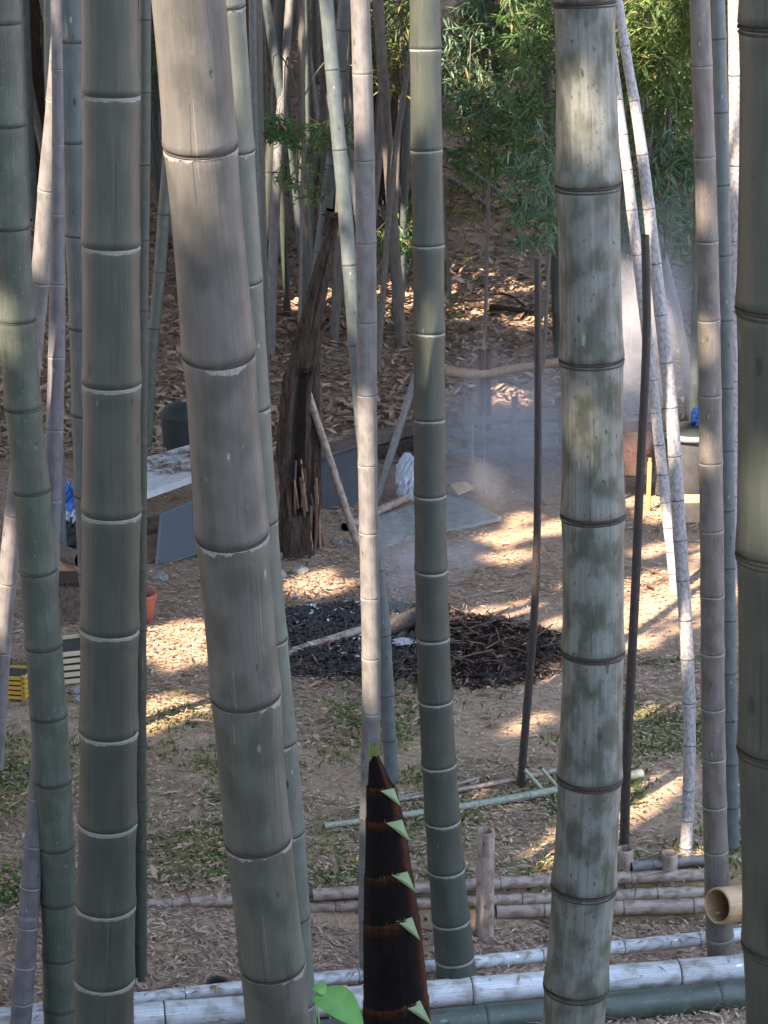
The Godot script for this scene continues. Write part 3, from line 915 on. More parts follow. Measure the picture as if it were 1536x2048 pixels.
	culm("bamboo_culm", "second whitish bamboo pole crossing the patched leaning one near the top right", [[1218, 60, 19], [1236, 200, 20], [1252, 320, 21], [1266, 440, 22], [1281, 560, 22], [1300, 720, 22], [1310, 810, 22]], 12.5, 12.2,
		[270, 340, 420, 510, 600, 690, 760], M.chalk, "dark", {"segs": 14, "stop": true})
	culm("bamboo_culm", "thin dark dead bamboo pole with pale joints between the mottled and patched culms", [[1290, 470, 17], [1294, 620, 17], [1290, 760, 17], [1280, 950, 17], [1272, 1150, 18], [1262, 1350, 18], [1252, 1560, 19], [1248, 1710, 20]], 8.6, 8.45,
		[540, 640, 700, 770, 830, 900, 980, 1060, 1140, 1220, 1300, 1380, 1460, 1540, 1620], M.black, "dark", {"segs": 12, "stop": true, "tints": []})
	culm("bamboo_culm", "black dead pole standing left of the mottled culm above the fallen green bamboo", [[1075, 520, 14], [1076, 700, 14], [1076, 900, 15], [1074, 1080, 15], [1068, 1240, 16], [1058, 1370, 16], [1047, 1500, 16], [1041, 1585, 17]], 9.3, 9.15,
		[620, 740, 850, 960, 1050, 1130, 1210, 1300, 1400, 1500], M.black, "none", {"segs": 12, "stop": true})
	# middle distance
	culm("bamboo_culm", "grey green bamboo culm curving left in front of the rotten trunk top", [[690, 0, 26], [678, 140, 27], [668, 300, 27], [654, 400, 26], [640, 500, 25]], 17.0, 17.2, [60, 140, 330, 420], M.blue, "dark", {"segs": 14, "leaves": 500})
	culm("bamboo_culm", "white topped slim bamboo culm catching light left of centre near the top", [[580, 0, 17], [571, 120, 18], [560, 240, 19], [552, 380, 20], [545, 540, 20], [541, 690, 20]], 18.0, 17.6, [70, 170, 262, 345, 440, 540, 630], M.pale, "dark", {"segs": 12, "leaves": 400})
	culm("bamboo_culm", "dim olive bamboo culm just left of the white topped slim one", [[562, 0, 20], [552, 150, 20], [540, 320, 21], [530, 470, 22], [525, 600, 22]], 18.6, 18.4, [130, 260, 380, 500], M.deep, "dark", {"segs": 12, "leaves": 400})
	culm("bamboo_culm", "slim bluish bamboo culm right beside the pale green half hidden one", [[506, 0, 17], [508, 150, 17], [512, 300, 17], [516, 460, 17]], 15.5, 15.4, [110, 230, 350], M.blue, "dark", {"segs": 12, "leaves": 400})
	culm("bamboo_culm", "very thin straw coloured bamboo culm near the pale green half hidden one", [[520, 0, 9], [522, 150, 9], [525, 300, 9], [530, 520, 9]], 15.9, 15.9, [90, 190, 290, 390], M.tan, "dark", {"segs": 10, "leaves": 200})
	culm("bamboo_culm", "thin bent bamboo culm in the dark gap at top centre left", [[611, 30, 10], [613, 150, 11], [616, 300, 12], [622, 430, 12], [629, 560, 12]], 17.4, 17.2, [110, 220, 320, 420], M.green, "dark", {"segs": 10, "leaves": 200})
	culm("bamboo_culm", "slim bluish bamboo culm in the narrow gap at top left", [[98, 0, 22], [100, 150, 22], [104, 320, 22]], 12.4, 12.4, [70, 200], M.blue, "dark", {"segs": 12, "leaves": 300})
	culm("bamboo_culm", "dark bamboo culm behind the shoot side gap near the top centre", [[800, 240, 12], [786, 330, 12], [776, 450, 12], [768, 560, 12]], 17.5, 17.3, [300, 380, 450], M.dry, "dark", {"segs": 10, "leaves": 200})
	culm("bamboo_culm", "faint grey bamboo culm leaning inside the bluish smoke at right", [[1316, 470, 18], [1338, 560, 18], [1358, 640, 18], [1372, 730, 18], [1384, 850, 18]], 15.6, 15.2, [540, 620, 700], M.pale, "dark", {"segs": 10, "stop": true})
	culm("bamboo_culm", "green bamboo culm glowing pale yellow left of the brown grey dappled culm", [[1396, 400, 18], [1394, 560, 18], [1390, 720, 19], [1388, 860, 19]], 14.6, 14.4, [480, 580, 680, 770], M.green, "dark", {"segs": 12, "leaves": 200})

func ordinal(n: int) -> String:
	var ones := ["", "first", "second", "third", "fourth", "fifth", "sixth", "seventh", "eighth", "ninth", "tenth", "eleventh", "twelfth", "thirteenth", "fourteenth", "fifteenth", "sixteenth", "seventeenth", "eighteenth", "nineteenth"]
	if n >= 100: return "hundred and " + ordinal(n - 100) if n > 100 else "hundredth"
	if n < 20: return ones[n]
	var tens := ["twenty", "thirty", "forty", "fifty", "sixty", "seventy", "eighty", "ninety"]
	return tens[n / 10 - 2].trim_suffix("y") + "ieth" if n % 10 == 0 else tens[n / 10 - 2] + " " + ones[n % 10]

func build_grove() -> void:
	# the dim grove on the slope behind: slender culms and a few brown tree trunks
	var far_culms := []
	var n := 0
	for k in 150:
		var px := 20.0 + 1500.0 * fposmod(k * 0.6180339, 1.0) + rng.randf_range(-14, 14)
		var d := rng.randf_range(17.6, 26.5)
		if px > 880.0 and px < 1110.0 and k % 4 != 0: continue
		if px > 880.0 and k % 3 != 0: continue
		var p := at(px, 300.0, d)
		p.y = height(p.x, -d)
		var t := thing("grove_bamboo", "", "bamboo", p, "slender culms on the far slope")
		far_culms.append([p.x / d, t, ["dark green", "green", "blue grey", "brown grey", "pale grey", "brown"][k % 6]])
		var tip := p + Vector3(rng.randfn() * 0.5 + rng.randf_range(-0.8, 0.8), rng.randf_range(7.0, 9.5), rng.randf_range(0.0, 4.0))
		var r := rng.randf_range(0.03, 0.055)
		var ns := PackedFloat32Array()
		var s := 0.2
		while s < 7.0:
			ns.append(s)
			s += rng.randf_range(0.26, 0.34)
		stalk(t, [p - Vector3.UP * 0.06, p.lerp(tip, 0.35) + Vector3(rng.randfn() * 0.08, 0, -0.25 * (tip.z - p.z)), p.lerp(tip, 0.7) + Vector3(0, 0.3, -0.3 * (tip.z - p.z)), tip], [r, r * 0.95, r * 0.7, r * 0.3], ns, [M.deep, M.green, M.blue, M.dry, M.pale, M.dry][k % 6], "none", 8, 0.8, [], 0.0)
		crown(t, tip + Vector3(0, -0.3, 0), Vector3(1.8, 1.4, 1.8), 2300)
		n += 1
	far_culms.sort_custom(func(a, b): return a[0] < b[0])
	for k in far_culms.size():
		far_culms[k][1].set_meta("label", "slender %s bamboo culm on the far slope, %s from the left" % [far_culms[k][2], ordinal(k + 1)])
	for q in [[62, 0.12, 21.0, "brown cedar trunk at the far left behind the first green culm"], [22, 0.12, 24.0, "second brown trunk at the far left edge of the grove"], [778, 0.17, 22.0, "broad mossy brown trunk with a dark hollow between the two central culms"], [700, 0.1, 25.0, "dark trunk deep in the grove behind the sunlit central culm"], [935, 0.10, 23.5, "dark slim trunk below the hanging bamboo leaves"], [980, 0.09, 24.0, "second dark slim trunk below the hanging bamboo leaves"], [480, 0.12, 25.0, "dark trunk behind the pale green half hidden culm"], [325, 0.11, 24.0, "brown trunk in the gap beside the thickest leaning culm"]]:
		var d: float = q[2]
		var p := at(q[0], 300.0, d)
		p.y = height(p.x, -d)
		var t := thing("tree_trunk", q[3], "tree", p)
		var tip := p + Vector3(rng.randfn() * 0.3, 9.0, 0)
		part(t, "trunk", simple_tube([p - Vector3.UP * 0.1, p.lerp(tip, 0.1), p.lerp(tip, 0.5), tip], [q[1] * 1.25, q[1], q[1] * 0.8, q[1] * 0.5], 12, false, 0.35, 0.2), M.bark)
		crown(t, tip, Vector3(2.4, 1.6, 2.4), 2600)
	# the grove around the photographer: its crowns shade the clearing
	var spots := []
	for ix in 6:
		for iz in 14:
			spots.append(Vector3(-11.6 + ix * 1.75 + rng.randf_range(-0.6, 0.6), 0, 8.0 - iz * 2.3 + rng.randf_range(-0.8, 0.8)))
	for iz in 8:
		for ix in 3:
			spots.append(Vector3(5.0 + ix * 2.2 + rng.randf_range(-0.6, 0.6), 0, -14.0 - iz * 2.6 + rng.randf_range(-0.8, 0.8)))
	for k in 20:                               # culms bowing over the back of the clearing from both sides
		var sx := -1.0 if k % 2 else 1.0
		spots.append([Vector3(sx * rng.randf_range(4.6, 6.2), 0, -12.5 - 0.5 * k), Vector3(sx * rng.randf_range(0.2, 2.4), rng.randf_range(7.6, 9.6), -12.5 - 0.5 * k + rng.randfn() * 0.8)])
	for q in spots:
		var p: Vector3 = q if q is Vector3 else q[0]
		if p.z < -0.5 and absf(p.x) < 0.21 * -p.z + 0.5: continue
		p.y = height(p.x, p.z)
		var t := thing("grove_bamboo", "tall bamboo culm of the surrounding grove whose crown shades the clearing", "bamboo", p, "culms of the surrounding grove")
		var top := rng.randf_range(8.5, 11.0)
		var tip := Vector3(p.x + rng.randfn() * 0.6, top, p.z + rng.randfn() * 0.6)
		if q is Array: tip = q[1]
		stalk(t, [p - Vector3.UP * 0.06, p.lerp(tip, 0.5) + (Vector3((p.x - tip.x) * 0.3, 0.6, 0) if q is Array else Vector3.ZERO), tip], [0.055, 0.05, 0.02], PackedFloat32Array(), M.green, "none", 8, 0.8, [], 0.0)
		crown(t, tip, Vector3(1.9, 1.5, 1.9), 2900)

func build_foliage() -> void:
	var g := Color(0.085, 0.15, 0.06)
	var bl := Color(0.10, 0.17, 0.105)
	for q in [[970, 470, 16.0, "leafy young bamboo hanging fans of leaves right of the slate green culm", [[960, 120, 0.5, 0.45, 620, bl], [940, 210, 0.4, 0.22, 260, bl], [1010, 40, 0.5, 0.3, 380, bl], [1000, 300, 0.4, 0.35, 300, g]]],
			[1085, 520, 15.4, "leafy young bamboo with feathery sprays left of the mottled culm", [[1070, 70, 0.35, 0.4, 420, g], [1070, 380, 0.25, 0.55, 380, bl], [1055, 230, 0.2, 0.3, 200, g]]],
			[1330, 560, 15.5, "sunlit leafy bamboo with yellow green sprays at the top right", [[1330, 40, 0.5, 0.35, 620, Color(0.11, 0.165, 0.055)], [1290, 130, 0.35, 0.3, 420, Color(0.10, 0.155, 0.06)], [1360, 190, 0.35, 0.35, 420, Color(0.10, 0.16, 0.06)], [1350, 340, 0.3, 0.3, 340, bl], [1300, 420, 0.3, 0.3, 200, bl]]],
			[1262, 560, 17.5, "green leafy bamboo in the gap beside the mottled culm", [[1265, 60, 0.4, 0.5, 420, g], [1258, 480, 0.25, 0.22, 160, g], [1310, 250, 0.5, 0.4, 300, g]]],
			[785, 480, 18.5, "leafy bamboo showing sprays between the two central culms", [[775, 60, 0.5, 0.45, 420, Color(0.10, 0.15, 0.06)], [800, 140, 0.3, 0.25, 150, Color(0.15, 0.16, 0.06)], [785, 490, 0.4, 0.22, 150, g]]],
			[590, 440, 16.5, "small leafy bamboo with a few sprays left of centre", [[570, 265, 0.3, 0.12, 100, g], [660, 275, 0.25, 0.16, 90, g], [545, 250, 0.2, 0.1, 60, g], [610, 350, 0.3, 0.25, 60, g]]],
			[90, 420, 21.0, "leafy bamboo dimly seen in the gaps at the far left", [[60, 40, 0.7, 0.4, 260, g], [300, 120, 0.5, 0.5, 200, g], [500, 170, 0.4, 0.3, 150, g]]],
			[1430, 560, 17.0, "leafy bamboo shining through the gap by the right edge culm", [[1430, 60, 0.5, 0.5, 300, Color(0.12, 0.17, 0.06)], [1460, 420, 0.3, 0.9, 300, Color(0.11, 0.165, 0.06)], [1390, 470, 0.3, 0.4, 200, g]]]]:
		var d: float = q[2]
		var foot := at(q[0], q[1], d)
		foot.y = height(foot.x, foot.z)
		var t := thing("leafy_bamboo", q[3], "bamboo", foot)
		var tip := foot + Vector3(rng.randfn() * 0.15, 5.6 - foot.y * 0.5, -0.1)
		part(t, "stem", simple_tube([foot - Vector3.UP * 0.05, foot.lerp(tip, 0.5) + Vector3(0.05, 0, 0), tip], [0.016, 0.014, 0.006], 8, false, 0.0, 0.3), M.dry)
		for f in q[4]:
			var c := at(f[0], f[1], d + rng.randf_range(-0.4, 0.4))
			part(t, "branch", simple_tube([foot.lerp(tip, clampf((c.y + 0.25 - foot.y) / (tip.y - foot.y), 0.1, 0.95)), c.lerp(tip, 0.15) + Vector3(0, 0.1, 0), c], [0.008, 0.005, 0.003], 5, false, 0.0, 0.12), M.dry)
			foliage(t, c, Vector3(f[2], f[3], 0.45), int(f[4] * 2.6), f[5] * 1.2, 0.135, 0.018, 0.04)
	# yellowing seedlings on the slope
	for q in [[970, 430, 0.6, 110, "widest sunlit dwarf bamboo patch on the slope under the hanging leaves"], [925, 455, 0.4, 60, "dwarf bamboo tuft just right of the slate green culm on the slope"], [1010, 470, 0.45, 60, "dwarf bamboo tuft left of the black dead pole top"], [560, 480, 0.4, 50, "dwarf bamboo tuft behind the white topped slim culm foot"], [690, 640, 0.2, 12, "tiny seedling on the slope left of the sunlit central culm"], [790, 660, 0.25, 14, "tiny seedling on the slope between the two central culms"], [895, 690, 0.3, 20, "small seedling above the pole barrier on the slope"], [640, 490, 0.4, 40, "dwarf bamboo tuft at the top of the rotten trunk"], [760, 440, 0.3, 40, "dwarf bamboo tuft right of the sunlit central culm on the slope"], [930, 560, 0.2, 12, "tiny seedling in the sun patches right of the slate green culm"]]:
		var p := tp(q[0], q[1])
		var t := thing("dwarf_bamboo", q[4], "plant", p, "dwarf bamboo seedlings on the slope")
		foliage(t, p + Vector3(0, 0.16, 0), Vector3(q[2], 0.16, 0.4), q[3], Color(0.15, 0.17, 0.06), 0.15, 0.022, 0.3)

# ---------------------------------------------------------------- things on the ground
func slab(c: Array, t: Vector3) -> ArrayMesh:        # a flat board from four corners, t is its thickness
	var b := Buf.new()
	var lo := []
	for p in c: lo.append(p - t)
	b.quad(c[0], c[1], c[2], c[3])
	b.quad(lo[3], lo[2], lo[1], lo[0])
	for k in 4: b.quad(lo[k], lo[(k + 1) % 4], c[(k + 1) % 4], c[k])
	return b.mesh()

func build_poles() -> void:
	# edging of silver poles on the near bank
	var mk := func(a: Vector3, h: float) -> Vector3: return gp(a.x, a.y, h)
	pole("bamboo_pole", "thick silvery bamboo pole lying along the near bank, middle of three", "pole", gp(-60, 2062, -0.02), gp(1640, 1922, -0.02), 0.056, 0.056, M.silver, 0.42, "dark", "", Vector3(0, 0, 0.01))
	pole("bamboo_pole", "thin silvery bamboo pole behind the thick one on the near bank", "pole", gp(-60, 2036, -0.04), gp(1640, 1853, -0.04), 0.028, 0.03, M.silver, 0.36, "dark", "", Vector3(0, 0, -0.01))
	pole("bamboo_pole", "olive grey bamboo pole half buried in leaves before the silvery poles", "pole", gp(640, 2072, -0.04), gp(1680, 1970, -0.04), 0.06, 0.06, M.green, 0.5, "none", "", Vector3.ZERO)
	var cut := thing("cut_bamboo_pipe", "short tan cut bamboo pipe with its dark open end facing left", "pipe", at(1450, 1850, 7.3))
	var c0 := at(1436, 1812, 7.22)
	var ax := (at(1580, 1795, 7.45) - c0).normalized()
	var pb := Basis(ax.cross(Vector3.UP).normalized(), ax, Vector3.ZERO)
	pb.z = pb.x.cross(pb.y)
	var r := width_at(c0, 37)
	part(cut, "tube", lathe([Vector2(r * 0.84, 0.3), Vector2(r * 0.84, 0.0), Vector2(r * 0.9, -0.006), Vector2(r * 0.97, -0.004), Vector2(r, 0.004), Vector2(r, 0.14), Vector2(r * 1.03, 0.15), Vector2(r, 0.16), Vector2(r, 0.4)], 32), M.tanpipe, Transform3D(pb, c0))
	part(cut, "partition", lathe([Vector2(0.0, 0.16), Vector2(r * 0.86, 0.16)], 24), M.bark, Transform3D(pb, c0))
	var stump := thing("bamboo_stump", "small black mouthed bamboo stump behind the silvery poles at left", "stump", gp(434, 2010, -0.2))
	var sp := gp(434, 1998, -0.1)
	part(stump, "wall", lathe([Vector2(0.032, -0.02), Vector2(0.034, 0.075), Vector2(0.042, 0.08), Vector2(0.044, 0.07), Vector2(0.045, -0.12)], 24), M.black, Transform3D(Basis(), sp))
	# edging of the clearing
	pole("edging_pole", "topmost of the brown poles stacked between posts at the clearing edge", "pole", gp(625, 1790, -0.02), gp(1412, 1749, -0.02), 0.027, 0.028, M.log, 0.3, "dark", "poles edging the clearing", Vector3(0, 0.01, 0))
	pole("edging_pole", "middle brown pole of the stack at the clearing edge", "pole", gp(620, 1814, -0.08), gp(1412, 1784, -0.08), 0.026, 0.028, M.log, 0.28, "dark", "poles edging the clearing")
	pole("edging_pole", "thick lowest brown pole of the stack right of the tall post", "pole", gp(992, 1821, -0.13), gp(1412, 1810, -0.13), 0.038, 0.036, M.log, 0.33, "dark", "poles edging the clearing")
	pole("edging_pole", "short brown pole lying alone in the weeds at the left clearing edge", "pole", gp(283, 1809, -0.02), gp(486, 1800, -0.02), 0.023, 0.025, M.log, 0.3, "dark", "poles edging the clearing")
	pole("edging_pole", "pale short pole lying behind the stacked poles at right", "pole", gp(1262, 1733, 0.03), gp(1420, 1718, 0.03), 0.024, 0.022, M.pale, 0.25, "dark", "poles edging the clearing")
	for q in [[969, 1658, 1878, 36, -0.2, "tall brown bamboo post with a broken top holding the edging poles"], [1250, 1698, 1760, 34, -0.05, "short dark bamboo post under the thin dead pole"], [1338, 1707, 1752, 34, -0.03, "short brown bamboo post near the foot of the patched pole"]]:
		var foot := gp(q[0], q[2], q[4])
		var top := at(q[0] + 2, q[1], -foot.z)
		var t := thing("edging_post", q[5], "post", foot, "posts of the clearing edge")
		var rr := width_at(foot, q[3]) / 2.0
		var hgt := top.y - foot.y
		part(t, "wall", lathe([Vector2(rr * 0.8, hgt - 0.06), Vector2(rr * 0.82, hgt), Vector2(rr * 0.95, hgt + 0.004), Vector2(rr, hgt - 0.01), Vector2(rr * 0.98, hgt * 0.62), Vector2(rr * 1.05, hgt * 0.6), Vector2(rr * 0.99, hgt * 0.58), Vector2(rr, hgt * 0.28), Vector2(rr * 1.06, hgt * 0.26), Vector2(rr * 1.02, hgt * 0.24), Vector2(rr * 1.05, -0.1)], 22), M.log, Transform3D(Basis.from_euler(Vector3(0, q[0], 0.03)), foot))
		part(t, "partition", lathe([Vector2(0.0, hgt - 0.05), Vector2(rr * 0.82, hgt - 0.05)], 20), M.bark, Transform3D(Basis(), foot))
	# fallen bamboos across the weeds
	pole("fallen_bamboo", "long pale green fallen bamboo lying across the weedy ground", "bamboo", gp(648, 1652, 0.03), gp(1284, 1547, 0.05), 0.014, 0.024, M.silvergreen, 0.26, "dark", "", Vector3(0, -0.01, 0.02))
	pole("fallen_bamboo", "thin brown fallen bamboo lying behind the long pale green one", "bamboo", gp(795, 1600, 0.02), gp(1150, 1533, 0.05), 0.009, 0.014, M.log, 0.22, "none", "", Vector3(0, 0, 0.02), 10)
	pole("fallen_bamboo", "dark twig like fallen bamboo close to the brown shoot tip", "bamboo", gp(690, 1616, 0.015), gp(960, 1556, 0.02), 0.006, 0.01, M.log, 0.2, "none", "", Vector3(0, 0, 0.02), 8)
	pole("fallen_bamboo", "short slanting branch stub on the fallen green bamboo", "bamboo", gp(1048, 1538, 0.14), gp(1085, 1580, 0.03), 0.009, 0.011, M.silvergreen, 0.12, "none", "", Vector3.ZERO, 8)
	pole("fallen_bamboo", "second short branch stub slanting beside the mottled culm", "bamboo", gp(1082, 1536, 0.13), gp(1112, 1572, 0.03), 0.009, 0.011, M.silvergreen, 0.12, "none", "", Vector3.ZERO, 8)
	pole("fallen_bamboo", "short pale stick below the fallen green bamboo by the mottled culm", "bamboo", gp(1086, 1590, 0.02), gp(1122, 1625, 0.02), 0.008, 0.01, M.pale, 0.12, "none", "", Vector3.ZERO, 8)

func build_shoot() -> void:
	var marks := [[746, 1492, 3], [752, 1530, 28], [764, 1590, 58], [771, 1650, 70], [776, 1730, 82], [783, 1840, 98], [790, 1960, 110], [795, 2080, 120]]
	var d := 3.55
	var pts := []
	var rad := []
	for k in range(marks.size() - 1, -1, -1):
		var p := at(marks[k][0], marks[k][1], d)
		pts.append(p)
		rad.append(width_at(p, marks[k][2]) / 2.0)
	var foot: Vector3 = pts[0]
	foot.y = height(foot.x, foot.z) - 0.05
	pts.push_front(foot)
	rad.push_front(rad[0] * 1.15)
	var t := thing("bamboo_shoot", "dark brown pointed bamboo shoot with small green leaf tips in the foreground", "shoot", foot)
	var path := smooth_path(pts, 0.02)
	var acc := PackedFloat32Array([0.0])
	for k in range(1, path.size()): acc.append(acc[k - 1] + path[k].distance_to(path[k - 1]))
	var total := acc[-1]
	var ctrl := PackedFloat32Array()
	var best := 0
	for k in pts.size():
		while best < path.size() - 1 and path[best].distance_to(pts[k]) > 0.0005: best += 1
		ctrl.append(acc[best])
	var r_at := func(s: float) -> float:
		for k in range(1, ctrl.size()):
			if s <= ctrl[k] or k == ctrl.size() - 1: return lerpf(rad[k - 1], rad[k], clampf((s - ctrl[k - 1]) / maxf(ctrl[k] - ctrl[k - 1], 1e-5), 0, 1))
		return 0.0
	var p_at := func(s: float) -> Vector3:
		for k in range(1, path.size()):
			if acc[k] >= s: return path[k - 1].lerp(path[k], (s - acc[k - 1]) / maxf(acc[k] - acc[k - 1], 1e-6))
		return path[-1]
	# sheaths, each wrapped round the one above; its tip carries a green blade
	var tips := [2100, 1985, 1838, 1732, 1645, 1588, 1510]
	var s_of := func(py: float) -> float:
		for k in range(path.size()):
			var c := view.transposed() * (path[k] - EYE)
			if 1024.0 - F * c.y / -c.z <= py: return acc[k]
		return total
	for q in tips.size():
		var s1: float = s_of.call(tips[q])
		var s0: float = 0.0 if q == 0 else float(s_of.call(tips[q - 1])) - 0.06
		var b := Buf.new()
		var rows := 16
		var segs := 40
		var lead := 0.95 + 0.12 * q          # where the tip of this sheath points: towards the camera, a little right
		var extra := 0.0016 * (tips.size() - q)
		for i in rows + 1:
			for j in segs + 1:
				var a := TAU * j / segs
				var away := absf(wrapf(a - lead, -PI, PI)) / PI
				var reach := s1 + 0.004 - 0.05 * pow(away, 0.8) * clampf(total - s1, 0.02, 0.3) * 3.0
				if q == tips.size() - 1: reach = total
				var s := lerpf(s0, maxf(reach, s0 + 0.01), float(i) / rows)
				var c: Vector3 = p_at.call(s)
				var rr: float = r_at.call(s) + extra * (1.0 if q < tips.size() - 1 else 0.3)
				rr *= 1.0 + 0.012 * bumps.get_noise_2d(a * 40.0, q * 90.0)
				var dir := Vector3(cos(a), 0, sin(a))
				b.v.append(c + dir * rr)
				b.n.append((dir + Vector3.UP * 0.18).normalized())
				b.uv.append(Vector2(a / TAU, s * 3.0))
				var edge := clampf(1.0 - float(rows - i) / 1.6, 0, 1)
				var seam := clampf(1.0 - absf(wrapf(a - lead + 0.95, -PI, PI)) / 0.45, 0, 1)
				var k := maxf(edge * 0.8, seam) + 0.25 * bumps.get_noise_2d(a * 90.0, s * 300.0)
				b.c.append(Color(0.006, 0.0045, 0.004).lerp(Color(0.06, 0.024, 0.013), clampf(k, 0, 1)))
		for i in rows:
			for j in segs:
				var k := i * (segs + 1) + j
				var m := k + segs + 1
				b.i.append_array([k, k + 1, m, k + 1, m + 1, m])
		var sh := part(t, "sheath", b.mesh(), M.sheath)
		var hb := Buf.new()
		for j in 60:                          # ragged fibres along the top edge
			var a := TAU * rng.randf()
			var vv := b.v[rows * (segs + 1) + int(a / TAU * segs)]
			var dirh := Vector3(cos(a) * 0.35 + rng.randfn() * 0.25, 1.0, sin(a) * 0.35 + rng.randfn() * 0.25).normalized()
			leaf(hb, vv - dirh * 0.004, dirh, dirh.cross(Vector3(cos(a), 0, sin(a))).normalized(), rng.randf_range(0.004, 0.014), 0.0018, Color(0.10, 0.05, 0.028) * rng.randf_range(0.5, 1.4), 0.0)
		part(sh, "fibre_fringe", hb.mesh(), M.dead_leaves).set_meta("kind", "stuff")
		if q > 0 and q < tips.size() - 1:
			var c: Vector3 = p_at.call(s1 + 0.002)
			var rr: float = r_at.call(s1)
			var right := Vector3(0.5, 0, 0.866)
			var base := c + right * (rr + 0.004)
			var w := (0.012 + 0.0016 * (6 - q)) * rng.randf_range(0.85, 1.15)
			var lb := Buf.new()
			var side := Vector3(0.866, 0, -0.5)
			var down := (right * rng.randf_range(0.2, 0.6) + Vector3.DOWN + side * rng.randf_range(0.1, 0.5)).normalized()
			lb.v.append_array([base - side * w, base + side * w + right * 0.002, base + down * w * 2.9 + side * w * 0.5, base + down * w * 1.2 + right * w * 0.25 + side * 0.1 * w])
			lb.i.append_array([0, 3, 1, 0, 2, 3, 3, 2, 1])
			for z in 4: lb.c.append([Color(0.17, 0.24, 0.11), Color(0.22, 0.29, 0.15), Color(0.12, 0.19, 0.07), Color(0.25, 0.32, 0.18)][z])
			part(sh, "leaf_tip", lb.mesh(), M.leaves)
	var lbb := Buf.new()
	var tp0: Vector3 = path[-1]
	for k in 3:
		leaf(lbb, tp0 - Vector3.UP * 0.03 + Vector3(0.004 * (k - 1), 0, 0.006), Vector3(0.05 * (k - 1), 1, 0.05).normalized(), Vector3.RIGHT, 0.045, 0.009, Color(0.12, 0.17, 0.05), 0.0)
	part(t, "top_blades", lbb.mesh(), M.leaves)
	# green seedling leaf at the lower edge
	var s0 := at(655, 2075, 3.4)
	s0.y = height(s0.x, s0.z)
	var sd := thing("green_seedling", "bright green broad leaf seedling at the lower edge beside the brown shoot", "plant", s0)
	part(sd, "stem", simple_tube([s0, at(640, 2060, 3.42), at(632, 1988, 3.42)], [0.003, 0.0022, 0.0015], 6, false, 0.0, 0.02), M.leafgreen)
	for q in [[632, 1984, 728, 2062, 34, 3.42, 3.3], [626, 1976, 656, 1996, 14, 3.42, 3.4]]:
		var a := at(q[0], q[1], q[5])
		var bq := at(q[2], q[3], q[6])
		var lb := Buf.new()
		var al := bq - a
		var sidev := al.normalized().cross(Vector3(0.1, 0.75, 0.65)).normalized()
		var n := 10
		for k in n + 1:
			var f := float(k) / n
			var ww := width_at(a, q[4]) * pow(sin(PI * pow(f, 0.75)), 0.8)
			var c := a + al * f + Vector3.UP * 0.010 * sin(PI * f)
			lb.v.append_array([c - sidev * ww + Vector3.UP * ww * 0.25, c, c + sidev * ww + Vector3.UP * ww * 0.25])
			var g := 1.0 + 0.12 * sin(k * 2.1)
			for z in 3: lb.c.append(Color(0.13 * g, 0.33 * g, 0.09 * g) if z != 1 else Color(0.19, 0.38, 0.13))
			if k < n:
				var m := k * 3
				lb.i.append_array([m, m + 1, m + 4, m, m + 4, m + 3, m + 1, m + 2, m + 5, m + 1, m + 5, m + 4])
		part(sd, "leaf", lb.mesh(), M.leaves)

